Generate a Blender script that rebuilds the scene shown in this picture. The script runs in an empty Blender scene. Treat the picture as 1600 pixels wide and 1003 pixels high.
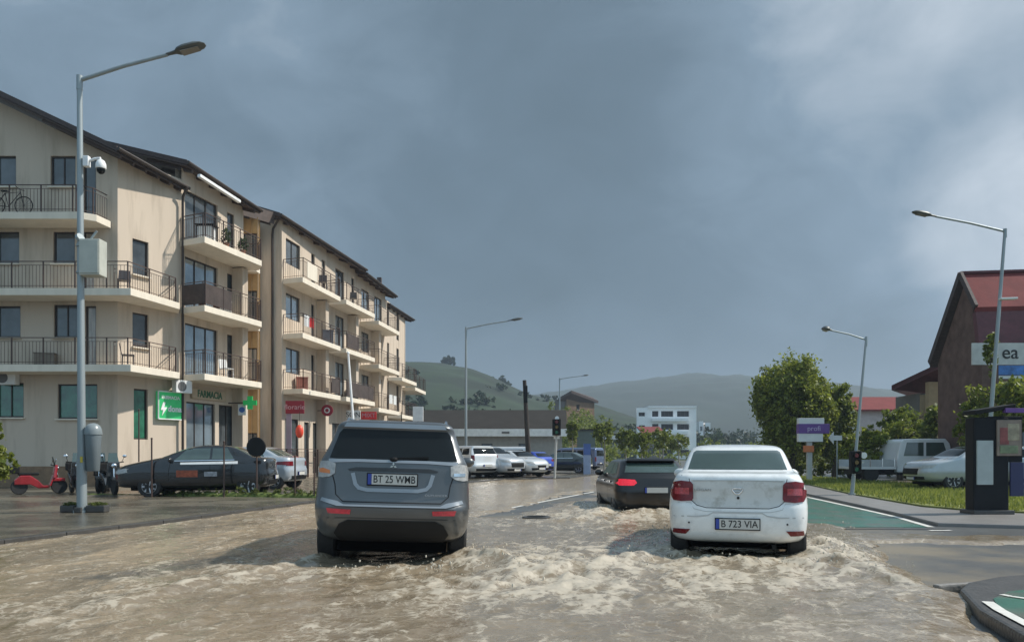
import bpy, bmesh, math, random
import numpy as np
from mathutils import Vector, Matrix
from mathutils.bvhtree import BVHTree
R = math.radians
scene = bpy.context.scene
COL = scene.collection

# ------------------------------------------------------------------ camera
CAMH = 1.4; FPX = 1200.0; HX = 800.0; HY = 708.0      # reference picture is 1600 x 1003
cam_d = bpy.data.cameras.new('camera'); cam = bpy.data.objects.new('camera', cam_d); COL.objects.link(cam)
cam.location = (0, 0, CAMH); cam.rotation_euler = (R(90), 0, 0)
cam_d.sensor_width = 36; cam_d.lens = 36 * FPX / 1600; cam_d.shift_y = (HY - 501.5) / 1600
cam_d.clip_start = 0.1; cam_d.clip_end = 8000
scene.camera = cam
# ------------------------------------------------------------------ light
SUN_DIR = Vector((0.68, 0.09, 0.74)).normalized()
sun_el = math.asin(SUN_DIR.z); sun_az = math.atan2(SUN_DIR.x, SUN_DIR.y)
sd = bpy.data.lights.new('sun', 'SUN'); sd.energy = 4.6; sd.angle = R(1.6); sd.color = (1, .94, .85)
so = bpy.data.objects.new('sun', sd); COL.objects.link(so)
so.rotation_euler = (-SUN_DIR).to_track_quat('-Z', 'Y').to_euler()
scene.view_settings.view_transform = 'Standard'; scene.view_settings.look = 'None'
scene.view_settings.exposure = 0.22; scene.view_settings.gamma = 1

world = bpy.data.worlds.new('World'); scene.world = world; world.use_nodes = True
nt = world.node_tree; nt.nodes.clear()
def N(tp, **k):
    n = nt.nodes.new(tp)
    for a, b in k.items(): setattr(n, a, b)
    return n
def L(a, b): nt.links.new(a, b)
wo = N('ShaderNodeOutputWorld'); bg = N('ShaderNodeBackground'); L(bg.outputs[0], wo.inputs[0]); bg.inputs[1].default_value = 0.90
sky = N('ShaderNodeTexSky', sky_type='NISHITA', sun_disc=False); sky.sun_elevation = sun_el; sky.sun_rotation = sun_az
tc = N('ShaderNodeTexCoord'); nrm = N('ShaderNodeVectorMath', operation='NORMALIZE'); L(tc.outputs['Generated'], nrm.inputs[0])
def mth(op, a, b=None, clamp=False):
    n = N('ShaderNodeMath', operation=op); n.use_clamp = clamp
    for i, v in enumerate((a, b)):
        if v is None: continue
        if isinstance(v, (int, float)): n.inputs[i].default_value = v
        else: L(v, n.inputs[i])
    return n.outputs[0]
def blob(d, lo, hi):      # smooth lobe round a sky direction
    dp = N('ShaderNodeVectorMath', operation='DOT_PRODUCT'); L(nrm.outputs[0], dp.inputs[0]); dp.inputs[1].default_value = Vector(d).normalized()
    mr = N('ShaderNodeMapRange', interpolation_type='SMOOTHSTEP'); L(dp.outputs['Value'], mr.inputs[0]); mr.inputs[1].default_value = lo; mr.inputs[2].default_value = hi
    return mr.outputs[0]
def wnoise(scale, det, rough, zs, off=0, dist=0):
    mp = N('ShaderNodeMapping'); L(nrm.outputs[0], mp.inputs[0]); mp.inputs['Scale'].default_value = (1, 1, zs); mp.inputs['Location'].default_value = (off, off*.7, 0)
    n = N('ShaderNodeTexNoise'); L(mp.outputs[0], n.inputs[0]); n.inputs['Scale'].default_value = scale; n.inputs['Detail'].default_value = det
    n.inputs['Roughness'].default_value = rough; n.inputs['Distortion'].default_value = dist
    return n.outputs['Fac']
def sdir(px, py): return ((px-HX)/FPX, 1, (HY-py)/FPX)
n1 = wnoise(2.3, 6, .52, 1.5, 3.1, .5); n2 = wnoise(6.5, 5, .55, 1.6, 9.4, .8)
v = mth('ADD', mth('MULTIPLY', mth('SUBTRACT', n1, .5), .62), mth('MULTIPLY', mth('SUBTRACT', n2, .5), .36))
v = mth('ADD', v, .285)
v = mth('ADD', v, mth('MULTIPLY', blob(sdir(1750, -40), .83, 1.0), .32))
v = mth('ADD', v, mth('MULTIPLY', blob(sdir(1580, 340), .992, 1.0), .24))
v = mth('ADD', v, mth('MULTIPLY', blob(sdir(100, -100), .80, 1.0), .20))
v = mth('SUBTRACT', v, mth('MULTIPLY', blob(sdir(1000, 430), .86, 1.0), .13))
ramp = N('ShaderNodeValToRGB'); L(v, ramp.inputs[0]); cr = ramp.color_ramp
cr.elements[0].position = 0.0; cr.elements[0].color = (.095, .145, .180, 1)
cr.elements[1].position = 1.0; cr.elements[1].color = (.80, .86, .93, 1)
e = cr.elements.new(.28); e.color = (.135, .200, .258, 1)
e = cr.elements.new(.50); e.color = (.225, .315, .405, 1)
e = cr.elements.new(.72); e.color = (.50, .58, .66, 1)
# open, bright cloud behind the viewer and round the sun
back = blob((0.1, -1, .45), -.15, .75)
brt = mth('ADD', mth('MULTIPLY', back, 2.0), mth('MULTIPLY', blob(SUN_DIR, .72, 1.0), 1.6))
brt = mth('ADD', brt, 1.0)
vm = N('ShaderNodeVectorMath', operation='SCALE'); L(ramp.outputs[0], vm.inputs[0]); L(brt, vm.inputs['Scale'])
sk = N('ShaderNodeVectorMath', operation='SCALE'); L(sky.outputs[0], sk.inputs[0]); sk.inputs['Scale'].default_value = .05
mixw = N('ShaderNodeMix', data_type='RGBA'); mixw.inputs[0].default_value = .88; L(sk.outputs[0], mixw.inputs[6]); L(vm.outputs[0], mixw.inputs[7])
L(mixw.outputs[2], bg.inputs[0])

# ------------------------------------------------------------------ helpers
def W(px, py, Y): return Vector(((px-HX)/FPX*Y, Y, CAMH + (HY-py)/FPX*Y))
def G(px, py, z=0.0):
    Y = (CAMH - z)*FPX/(py-HY); return Vector(((px-HX)/FPX*Y, Y, z))

MATS = {}
def mat(name, col, rough=.6, metal=0, var=.12, vscale=3, bump=0, bscale=30, coat=0, spec=.5, col2=None, c2thr=(.5, .65), c2scale=1.2,
        rvar=0, emit=0, streak=False, alpha=1, trans=0):
    if name in MATS: return MATS[name]
    m = bpy.data.materials.new(name); m.use_nodes = True; t = m.node_tree; b = t.nodes['Principled BSDF']
    b.inputs['Roughness'].default_value = rough; b.inputs['Metallic'].default_value = metal
    b.inputs['Specular IOR Level'].default_value = spec; b.inputs['Coat Weight'].default_value = coat; b.inputs['Coat Roughness'].default_value = .06
    tcn = t.nodes.new('ShaderNodeTexCoord')
    no = t.nodes.new('ShaderNodeTexNoise'); no.inputs['Scale'].default_value = vscale; no.inputs['Detail'].default_value = 6; no.inputs['Roughness'].default_value = .6
    src = tcn.outputs['Object']
    if streak:
        mp = t.nodes.new('ShaderNodeMapping'); mp.inputs['Scale'].default_value = (1, 1, .12); t.links.new(src, mp.inputs[0]); t.links.new(mp.outputs[0], no.inputs[0])
    else: t.links.new(src, no.inputs[0])
    if streak and col2: src = mp.outputs[0]
    rp = t.nodes.new('ShaderNodeValToRGB'); t.links.new(no.outputs['Fac'], rp.inputs[0])
    rp.color_ramp.elements[0].position = .3; rp.color_ramp.elements[1].position = .7
    rp.color_ramp.elements[0].color = tuple(c*(1-var) for c in col)+(1,); rp.color_ramp.elements[1].color = tuple(min(1, c*(1+var)) for c in col)+(1,)
    out = rp.outputs[0]
    if col2:
        n2_ = t.nodes.new('ShaderNodeTexNoise'); n2_.inputs['Scale'].default_value = c2scale; n2_.inputs['Detail'].default_value = 8; n2_.inputs['Roughness'].default_value = .65
        t.links.new(src, n2_.inputs[0])
        mr = t.nodes.new('ShaderNodeMapRange'); mr.inputs[1].default_value = c2thr[0]; mr.inputs[2].default_value = c2thr[1]; t.links.new(n2_.outputs['Fac'], mr.inputs[0])
        mx = t.nodes.new('ShaderNodeMix'); mx.data_type = 'RGBA'; t.links.new(mr.outputs[0], mx.inputs[0]); t.links.new(out, mx.inputs[6]); mx.inputs[7].default_value = tuple(col2)+(1,)
        out = mx.outputs[2]
        if rvar:
            m3 = t.nodes.new('ShaderNodeMapRange'); t.links.new(mr.outputs[0], m3.inputs[0]); m3.inputs[3].default_value = rough; m3.inputs[4].default_value = rvar; t.links.new(m3.outputs[0], b.inputs['Roughness'])
    t.links.new(out, b.inputs['Base Color'])
    if bump:
        nb = t.nodes.new('ShaderNodeTexNoise'); nb.inputs['Scale'].default_value = bscale; nb.inputs['Detail'].default_value = 4; t.links.new(tcn.outputs['Object'], nb.inputs[0])
        bp = t.nodes.new('ShaderNodeBump'); bp.inputs['Strength'].default_value = bump; bp.inputs['Distance'].default_value = .02; t.links.new(nb.outputs['Fac'], bp.inputs['Height']); t.links.new(bp.outputs[0], b.inputs['Normal'])
    if emit:
        t.links.new(out, b.inputs['Emission Color']); b.inputs['Emission Strength'].default_value = emit
    if trans: b.inputs['Transmission Weight'].default_value = trans
    m.diffuse_color = tuple(col)+(1,)
    MATS[name] = m; return m

def leafmat(name, c1, c2):
    if name in MATS: return MATS[name]
    m = bpy.data.materials.new(name); m.use_nodes = True; t = m.node_tree; b = t.nodes['Principled BSDF']; o = t.nodes['Material Output']
    g = t.nodes.new('ShaderNodeNewGeometry'); rp = t.nodes.new('ShaderNodeValToRGB'); t.links.new(g.outputs['Random Per Island'], rp.inputs[0])
    rp.color_ramp.elements[0].color = tuple(c1)+(1,); rp.color_ramp.elements[1].color = tuple(c2)+(1,)
    t.links.new(rp.outputs[0], b.inputs['Base Color']); b.inputs['Roughness'].default_value = .5
    tr = t.nodes.new('ShaderNodeBsdfTranslucent'); t.links.new(rp.outputs[0], tr.inputs[0])
    mx = t.nodes.new('ShaderNodeMixShader'); mx.inputs[0].default_value = .45; t.links.new(b.outputs[0], mx.inputs[1]); t.links.new(tr.outputs[0], mx.inputs[2]); t.links.new(mx.outputs[0], o.inputs[0])
    MATS[name] = m; return m

def tag(o, label=None, cat=None, group=None, kind=None):
    if label: o['label'] = label
    if cat: o['category'] = cat
    if group: o['group'] = group
    if kind: o['kind'] = kind
    return o
def thing(name, label, cat, loc=(0, 0, 0), rz=0, group=None):
    o = bpy.data.objects.new(name, None); COL.objects.link(o); o.location = loc; o.rotation_euler = (0, 0, rz); o.empty_display_size = .2
    return tag(o, label, cat, group)
def link_mesh(name, me, m, parent=None, smooth=False):
    o = bpy.data.objects.new(name, me); COL.objects.link(o)
    if m is not None:
        for mm in (m if isinstance(m, (list, tuple)) else [m]): me.materials.append(mm)
    if smooth: me.shade_smooth()
    if parent is not None: o.parent = parent
    return o
def copy_tree(o, parent=None):
    c = o.copy(); COL.objects.link(c); c.parent = parent
    for ch in list(o.children): copy_tree(ch, c)
    return c

class MB:
    def __init__(s): s.v = []; s.f = []
    def add(s, vs, fs):
        n = len(s.v); s.v += [tuple(v) for v in vs]; s.f += [tuple(i+n for i in f) for f in fs]; return s
    def box(s, x0, x1, y0, y1, z0, z1):
        return s.add([(x0,y0,z0),(x1,y0,z0),(x1,y1,z0),(x0,y1,z0),(x0,y0,z1),(x1,y0,z1),(x1,y1,z1),(x0,y1,z1)],
                     [(0,3,2,1),(4,5,6,7),(0,1,5,4),(1,2,6,5),(2,3,7,6),(3,0,4,7)])
    def bar(s, p, q, w, h):                      # box beam from p to q
        p = Vector(p); q = Vector(q); d = (q-p).normalized()
        up = Vector((0,0,1)) if abs(d.z) < .95 else Vector((1,0,0))
        a = d.cross(up).normalized()*w/2; b = a.cross(d).normalized()*h/2
        vs = [p-a-b, p+a-b, p+a+b, p-a+b, q-a-b, q+a-b, q+a+b, q-a+b]
        return s.add(vs, [(0,1,2,3),(7,6,5,4),(0,4,5,1),(1,5,6,2),(2,6,7,3),(3,7,4,0)])
    def tube(s, pts, r, n=8, cap=True):
        pts = [Vector(p) for p in pts]; rr = r if isinstance(r, (list, tuple)) else [r]*len(pts)
        rings = []; base = len(s.v)
        d0 = (pts[1]-pts[0]).normalized(); a = d0.orthogonal().normalized()
        for i, p in enumerate(pts):
            d = (pts[min(i+1, len(pts)-1)]-pts[max(i-1, 0)]).normalized()
            a = (a - d*a.dot(d)).normalized(); b = d.cross(a)
            for k in range(n):
                t = 2*math.pi*k/n; s.v.append(tuple(p+(a*math.cos(t)+b*math.sin(t))*rr[i]))
        for i in range(len(pts)-1):
            for k in range(n):
                k2 = (k+1) % n; s.f.append((base+i*n+k, base+i*n+k2, base+(i+1)*n+k2, base+(i+1)*n+k))
        if cap:
            s.f.append(tuple(base+k for k in range(n))[::-1]); s.f.append(tuple(base+(len(pts)-1)*n+k for k in range(n)))
        return s
    def prism(s, poly, a, b):                    # vertical prism from a plan polygon
        n = len(poly); vs = [(p[0], p[1], a) for p in poly]+[(p[0], p[1], b) for p in poly]
        return s.add(vs, [tuple(range(n))[::-1], tuple(range(n, 2*n))]+[(i, (i+1) % n, n+(i+1) % n, n+i) for i in range(n)])
    def slab(s, pts, off):                       # any flat polygon thickened by vector off
        n = len(pts); off = Vector(off); vs = [Vector(p) for p in pts]+[Vector(p)+off for p in pts]
        return s.add(vs, [tuple(range(n))[::-1], tuple(range(n, 2*n))]+[(i, (i+1) % n, n+(i+1) % n, n+i) for i in range(n)])
    def lathe(s, prof, n=24, axis='z', c=(0,0,0)):
        base = len(s.v); c = Vector(c)
        for r, h in prof:
            for k in range(n):
                t = 2*math.pi*k/n; u, w = r*math.cos(t), r*math.sin(t)
                s.v.append(tuple(c + (Vector((u, w, h)) if axis == 'z' else Vector((h, u, w)) if axis == 'x' else Vector((u, h, w)))))
        for i in range(len(prof)-1):
            for k in range(n):
                k2 = (k+1) % n; s.f.append((base+i*n+k, base+i*n+k2, base+(i+1)*n+k2, base+(i+1)*n+k))
        s.f.append(tuple(base+k for k in range(n))); s.f.append(tuple(base+(len(prof)-1)*n+k for k in range(n)))
        return s
    def ball(s, c, r, n=10, m=6):
        r = r if isinstance(r, (tuple, list)) else (r, r, r); prof = []
        base = len(s.v)
        for i in range(1, m):
            a = math.pi*i/m
            for k in range(n):
                t = 2*math.pi*k/n; s.v.append((c[0]+r[0]*math.sin(a)*math.cos(t), c[1]+r[1]*math.sin(a)*math.sin(t), c[2]+r[2]*math.cos(a)))
        for i in range(m-2):
            for k in range(n):
                k2 = (k+1) % n; s.f.append((base+i*n+k, base+i*n+k2, base+(i+1)*n+k2, base+(i+1)*n+k))
        s.f.append(tuple(base+k for k in range(n))); s.f.append(tuple(base+(m-2)*n+k for k in range(n))[::-1])
        return s
    def build(s, name, m, parent=None, smooth=False, bevel=0, flip=True):
        me = bpy.data.meshes.new(name); me.from_pydata([tuple(v) for v in s.v], [], s.f); me.update()
        if flip or bevel:
            bm = bmesh.new(); bm.from_mesh(me); bmesh.ops.recalc_face_normals(bm, faces=bm.faces)
            if bevel:
                es = [e for e in bm.edges if e.is_manifold and e.calc_face_angle(0) > .6]
                bmesh.ops.bevel(bm, geom=es, offset=bevel, segments=2, affect='EDGES', profile=.6)
            bm.to_mesh(me); bm.free()
        o = link_mesh(name, me, m, parent)
        if smooth:
            me.shade_smooth()
            try: me.set_sharp_from_angle(angle=R(38))
            except Exception: pass
        return o

def text_mesh(name, s, size, m, parent, mtx, depth=.002, bold=0.0, align='CENTER'):
    cu = bpy.data.curves.new(name, 'FONT'); cu.body = s; cu.size = size; cu.extrude = depth; cu.offset = bold; cu.align_x = align; cu.align_y = 'CENTER'
    tmp = bpy.data.objects.new('tmp', cu); COL.objects.link(tmp)
    me = bpy.data.meshes.new_from_object(tmp.evaluated_get(bpy.context.evaluated_depsgraph_get())); bpy.data.objects.remove(tmp)
    me.name = name; me.materials.clear(); me.transform(mtx); o = link_mesh(name, me, m, parent); return o
def frame_mtx(o, xd, zd):            # local x -> xd, local y -> zd (up), local z -> outward
    xd = Vector(xd).normalized(); zd = Vector(zd).normalized(); n = xd.cross(zd)
    M = Matrix((xd, zd, n)).transposed().to_4x4(); M.translation = Vector(o); return M

def fbm(x, y, seed, octv=4, gain=.5):
    rs = np.random.RandomState(seed); tot = np.zeros_like(x, dtype=float); amp = 1.0; nrm_ = 0
    for o in range(octv):
        P = rs.rand(256, 256)
        fx = x*2**o+rs.rand()*100; fy = y*2**o+rs.rand()*100
        ix = np.floor(fx).astype(int); iy = np.floor(fy).astype(int); u = fx-ix; w = fy-iy
        u = u*u*u*(u*(u*6-15)+10); w = w*w*w*(w*(w*6-15)+10)
        a = P[ix % 256, iy % 256]; b = P[(ix+1) % 256, iy % 256]; c = P[ix % 256, (iy+1) % 256]; d = P[(ix+1) % 256, (iy+1) % 256]
        tot += amp*((a*(1-u)+b*u)*(1-w)+(c*(1-u)+d*u)*w); nrm_ += amp; amp *= gain
    return tot/nrm_
def sdf_poly(X, Y, poly):            # signed distance, negative inside
    d = np.full(X.shape, 1e9); inside = np.zeros(X.shape, bool); n = len(poly)
    for i in range(n):
        ax, ay = poly[i][0], poly[i][1]; bx, by = poly[(i+1) % n][0], poly[(i+1) % n][1]
        ex, ey = bx-ax, by-ay; t = np.clip(((X-ax)*ex+(Y-ay)*ey)/(ex*ex+ey*ey+1e-12), 0, 1)
        d = np.minimum(d, np.hypot(X-ax-t*ex, Y-ay-t*ey))
        c = (ay > Y) != (by > Y)
        with np.errstate(divide='ignore', invalid='ignore'): inside ^= c & (X < (bx-ax)*(Y-ay)/(by-ay+1e-12)+ax)
    return np.where(inside, -d, d)
def sstep(a, b, x): t = np.clip((x-a)/(b-a), 0, 1); return t*t*(3-2*t)
def grid_mesh(name, X, Y, Z, m, attrs=None, smooth=True, parent=None):
    r, c = X.shape; me = bpy.data.meshes.new(name)
    co = np.stack([X, Y, Z], -1).reshape(-1, 3).astype(np.float32)
    idx = np.arange(r*c).reshape(r, c); q = np.stack([idx[:-1, :-1], idx[:-1, 1:], idx[1:, 1:], idx[1:, :-1]], -1).reshape(-1, 4)
    me.vertices.add(len(co)); me.vertices.foreach_set('co', co.ravel()); me.loops.add(q.size); me.loops.foreach_set('vertex_index', q.ravel().astype(np.int32))
    me.polygons.add(len(q)); me.polygons.foreach_set('loop_start', np.arange(0, q.size, 4, dtype=np.int32)); me.polygons.foreach_set('loop_total', np.full(len(q), 4, dtype=np.int32))
    me.update(calc_edges=True)
    for k, a in (attrs or {}).items():
        at = me.attributes.new(k, 'FLOAT', 'POINT'); at.data.foreach_set('value', a.ravel().astype(np.float32))
    return link_mesh(name, me, m, parent, smooth)
# ------------------------------------------------------------------ ground
M_asph = mat('wet_asphalt', (.085, .085, .082), rough=.32, var=.25, vscale=.9, bump=.35, bscale=70, col2=(.20, .165, .115), c2thr=(.47, .62), c2scale=.28, rvar=.35)
M_yard = mat('wet_yard', (.095, .085, .065), rough=.13, var=.3, vscale=1.3, bump=.3, bscale=40, col2=(.15, .13, .095), c2thr=(.45, .6), c2scale=.3, rvar=.42)
M_earth = mat('earth', (.05, .07, .028), rough=.9, var=.3, vscale=.05, col2=(.09, .085, .05), c2thr=(.5, .6), c2scale=.02)
M_path = mat('path_paving', (.20, .19, .18), rough=.4, var=.15, vscale=2, bump=.3, bscale=50)
M_kerb = mat('kerb_stone', (.20, .19, .175), rough=.5, var=.25, vscale=5, bump=.5, bscale=25)
M_kerbd = mat('dark_kerb', (.055, .053, .05), rough=.4, var=.25, vscale=5, bump=.5, bscale=25)
M_green = mat('green_paint', (.04, .14, .10), rough=.25, var=.3, vscale=2, bump=.2, bscale=60, col2=(.12, .13, .105), c2thr=(.45, .66), c2scale=1.6)
M_wline = mat('white_paint', (.62, .61, .57), rough=.5, var=.15, vscale=4, col2=(.30, .29, .27), c2thr=(.55, .7), c2scale=5)
M_moss = mat('moss', (.10, .13, .025), rough=.9, var=.4, vscale=9, bump=1, bscale=40)
M_lawn = mat('lawn', (.15, .17, .04), rough=.9, var=.35, vscale=1.5, bump=.6, bscale=60)

def sheet(name, pts, z, m, kind='structure'):
    b = MB(); b.add([(p[0], p[1], z) for p in pts], [tuple(range(len(pts)))]); o = b.build(name, m); tag(o, kind=kind)
    me = o.data
    if me.polygons[0].normal.z < 0: me.flip_normals()
    return o
def block(name, pts, z0, z1, m, kind='structure', bevel=.02):
    o = MB().prism([(p[0], p[1]) for p in pts], z0, z1).build(name, m, bevel=bevel)
    if kind: tag(o, kind=kind)
    return o
sheet('ground', [(-4000, -600), (4000, -600), (4000, 5000), (-4000, 5000)], -.03, M_earth)
sheet('road', [(-60, -20), (60, -20), (60, 150), (-60, 150)], 0, M_asph)

KL = [G(-260, 892), G(0, 855), G(250, 822), G(480, 790), Vector((-3.9, 27, 0)), Vector((-2.2, 34, 0)), Vector((-.4, 39.2, 0)), Vector((3.0, 41, 0)), Vector((6.5, 52, 0))]
kdir = lambda a, b: (b-a).normalized()
block('parking_yard', [(-58, 6)] + [(p.x-.16, p.y) for p in KL] + [(6.5, 64), (-58, 64)], -.02, .115, M_yard, bevel=0)
kb = MB()
for a, b in zip(KL[:-1], KL[1:]):
    n = int(max(1, (b-a).length//1.0))
    for i in range(n):
        p = a.lerp(b, i/n); q = a.lerp(b, (i+1)/n - .012/((b-a).length))
        q.z = p.z = .035; kb.bar(p, q, .17, .17)
tag(kb.build('kerb', M_kerbd, bevel=.012), kind='structure')

# right hand side
diag = [(1150, 762), (1262, 777), (1330, 792), (1400, 808), (1455, 824)]
sheet('green_lane_marking', [G(*p) for p in diag]+[G(1150, 824)], .006, M_green)
def ribbon(name, pts, w, z, m):
    b = MB()
    for i in range(len(pts)-1):
        p, q = Vector(pts[i]), Vector(pts[i+1]); d = (q-p).normalized(); s_ = Vector((d.y, -d.x, 0))*w/2
        b.add([(p-s_)[:2]+(z,), (p+s_)[:2]+(z,), (q+s_)[:2]+(z,), (q-s_)[:2]+(z,)], [(0, 1, 2, 3)])
    o = b.build(name, m); tag(o, kind='structure')
    for f in o.data.polygons:
        if f.normal.z < 0: f.flip()
    return o
ribbon('edge_line', [G(*p) for p in diag], .12, .012, M_wline)
ribbon('edge_line', [G(1120, 825.5), G(1480, 827)], .10, .010, M_kerbd)
ribbon('lane_line', [G(1452, 829), G(1486, 829)], .14, .010, M_wline)
ribbon('lane_line', [G(735, 806), G(930, 768)], .13, .010, M_wline)
pathlow = [G(1150, 758), G(1262, 774), G(1330, 789), G(1400, 805), G(1465, 822), G(1600, 826), G(1900, 830)]
pathup = [G(1900, 808), G(1610, 807), G(1515, 803), G(1440, 796), G(1330, 776), G(1262, 760), G(1150, 749)]
block('footpath', pathlow+pathup, -.02, .07, M_path)
lawnpts = [G(1150, 747.5), G(1262, 759), G(1330, 775), G(1440, 795), G(1515, 802), G(1610, 806), G(1900, 807)]
lawnpts = lawnpts + [Vector((34, 24, 0)), Vector((25, 30, 0)), Vector((17.3, 29.0, 0)), Vector((16.5, 40, 0)), Vector((14, 47, 0))]
block('lawn', lawnpts, -.02, .10, M_lawn)
# kerbed island, bottom right
isl = [G(1500, 938), G(1512, 926), G(1560, 916), G(1650, 909), G(1900, 905), G(2100, 1200), G(1760, 1120), G(1610, 1022), G(1530, 972)]
block('traffic_island', isl, -.02, .11, M_kerbd, bevel=.03)
def up(px, py, z): return G(px, py, z)
sheet('green_island_paint', [up(1552, 935, .114), up(1575, 924, .114), up(1660, 914, .114), up(1900, 908, .114), up(2050, 1150, .114), up(1620, 975, .114), up(1560, 948, .114)], .116, M_green)
ribbon('island_line', [up(1543, 939, .122), up(1562, 952, .122), up(1620, 982, .122), up(1760, 1050, .122)], .09, .122, M_wline)
ribbon('island_line', [up(1565, 928, .122), up(1580, 931, .122), up(1650, 941, .122)], .06, .123, M_wline)
kk = MB(); kk.bar(G(1462, 919, .05), G(1541, 914, .05), .09, .08); kk.bar(G(1435, 926, .03), G(1468, 919, .03), .07, .05)
tag(kk.build('drain_kerb', M_kerb, bevel=.02), kind='structure')

# mossy strips
rs = random.Random(3)
def moss_strip(a, b, w, h, name='mossy_verge'):
    a = Vector(a); b = Vector(b); n = int((b-a).length/.12)+2; d = (b-a).normalized(); s_ = Vector((d.y, -d.x, 0)); prof = []
    bb = MB(); ring = 7; base = 0
    for i in range(n+1):
        p = a.lerp(b, i/n); hh = h*(.55+.45*rs.random())*(1 if 0 < i < n else .05); ww = w*(.7+.3*rs.random())
        for k in range(ring):
            t = math.pi*k/(ring-1); q = p+s_*math.cos(t)*ww/2; bb.v.append((q.x, q.y, .09+math.sin(t)*hh))
    for i in range(n):
        for k in range(ring-1): bb.f.append((i*ring+k, i*ring+k+1, (i+1)*ring+k+1, (i+1)*ring+k))
    o = bb.build(name, M_moss, smooth=True); tag(o, kind='structure'); return o
moss_strip((-10.6, 23.4, 0), (-5.3, 22.2, 0), .45, .17)
moss_strip((-13.6, 24.2, 0), (-10.9, 23.6, 0), .3, .06)

# ------------------------------------------------------------------ flood water
SUVP = (-1.47, 9.22, R(6)); LOGP = (2.853, 9.72, R(-15.5)); DKP = (3.25, 17.3, R(1))
x = np.arange(-15.5, 13, .045); y = 4.4*np.exp(np.arange(0, 415)*.0058); X, Y = np.meshgrid(x, y)
flood = [G(-700, 930), G(-260, 850), G(0, 830), G(250, 805), G(480, 776), Vector((-3.4, 30, 0)), Vector((-1.2, 39, 0)), Vector((0, 48, 0)), Vector((7, 48, 0)),
         G(935, 745), G(935, 760), G(1150, 770), G(1150, 800), G(1262, 818), G(1330, 822), G(1372, 850), G(1395, 888), G(1440, 908), G(1505, 950), G(1535, 985), G(1570, 1100), G(1500, 1500), G(-900, 1500)]
dF = sdf_poly(X, Y, flood)
band = [G(1300, 836), G(1480, 838), G(1620, 838), G(1900, 842), G(1900, 858), G(1600, 853), G(1350, 850)]
dB = sdf_poly(X, Y, band)
dS = sdf_poly(X, Y, [G(745, 808), G(800, 792), G(930, 766), G(936, 775), G(860, 793), G(790, 812)])
dS2 = sdf_poly(X, Y, [G(120, 912), G(260, 884), G(420, 862), G(480, 866), G(480, 872), G(340, 892), G(200, 915)])
bn = fbm(X*1.1, Y*1.1, 5, 5)-.5
d = np.minimum(dF, dB); d = np.maximum(d, -dS)
lvl = .058 - .115*sstep(-.35, .35, d + bn*1.3)
lvl = np.where(dB < dF, lvl-.012, lvl)
def local(P):
    cx, cy, a = P; c, s_ = math.cos(-a), math.sin(-a)
    return (X-cx)*c-(Y-cy)*s_, (X-cx)*s_+(Y-cy)*c
def g2(x_, y_, sx, sy): return np.exp(-(x_/sx)**2-(y_/sy)**2)
nA = fbm(X*1.6, Y*1.3, 11, 5, .55); nB = fbm(X*2.9+nA*2.2, Y*2.3+nA*2.2, 12, 4, .5); nC = fbm(X*13, Y*11, 13, 3, .6)
rid = 1-np.abs(2*nB-1); ridA = 1-np.abs(2*fbm(X*2.2+nB, Y*1.5+nB, 14, 4)-1)
# long streaks parallel to the kerb (left) and turbulent water behind the cars
ka = math.atan2(.24, 1.0); U = X*math.cos(ka)-Y*math.sin(ka); V = X*math.sin(ka)+Y*math.cos(ka)
st = 1-np.abs(2*fbm(U*3.2+nA*.8, V*.42, 15, 4)-1)
turb = np.zeros_like(X); mound = np.zeros_like(X); shade = np.zeros_like(X)
lx, ly = local(LOGP)
turb += 1.0*g2(lx-1.35, ly-1.0, .75, 2.0)+.9*g2(lx+1.4, ly-1.2, .8, 1.8)+.55*g2(lx, ly+.35, 1.3, .6)+.55*g2(lx, ly+1.5, 2.2, 1.6)
mound += .20*g2(lx-1.15, ly-1.2, .34, 1.3)+.10*g2(lx-2.0, ly-.2, .7, .9)+.16*g2(lx+1.1, ly-1.4, .26, 1.3)+.10*g2(lx, ly+.22, 1.0, .22)
sx_, sy_ = local(SUVP)
turb += 1.0*g2(sx_-1.9, sy_-.2, 1.2, 2.0)+.9*g2(sx_-.3, sy_+.5, 1.3, .5)+.6*g2(sx_-1.0, sy_+1.5, 1.8, 1.5)+.5*g2(sx_-3.0, sy_+.8, 1.6, 1.6)+.25*g2(sx_+1.4, sy_-.5, .6, 1.5)
mound += .14*g2(sx_-1.35, sy_-.3, .5, 1.3)+.07*g2(sx_-.2, sy_+.25, .9, .2)+.06*g2(sx_-2.3, sy_+.4, .8, .9)
dx_, dy_ = local(DKP)
turb += 1.0*g2(dx_+1.3, dy_+.5, 1.9, 2.4)+.8*g2(dx_, dy_+.8, 1.5, .9)+.5*g2(dx_+3, dy_+2.5, 2.5, 2)
mound += .16*g2(dx_+1.3, dy_-1.5, .6, 1.8)+.17*g2(dx_+.2, dy_+.55, 1.5, .45)+.10*g2(dx_+1.9, dy_+1.6, .8, .5)
turb = np.clip(turb, 0, 1)**1.2
turb = np.maximum(turb, .22*sstep(10.5, 8.0, Y)*sstep(.35, .65, nA))
stw = 1-np.abs(2*fbm(lx*2.6+nA*1.8, ly*.55, 31, 4)-1); sts = 1-np.abs(2*fbm(sx_*2.6+nA*1.8, sy_*.55, 32, 4)-1); stc = np.where(X-.7 > (Y-9)*.05, stw, sts)
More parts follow.
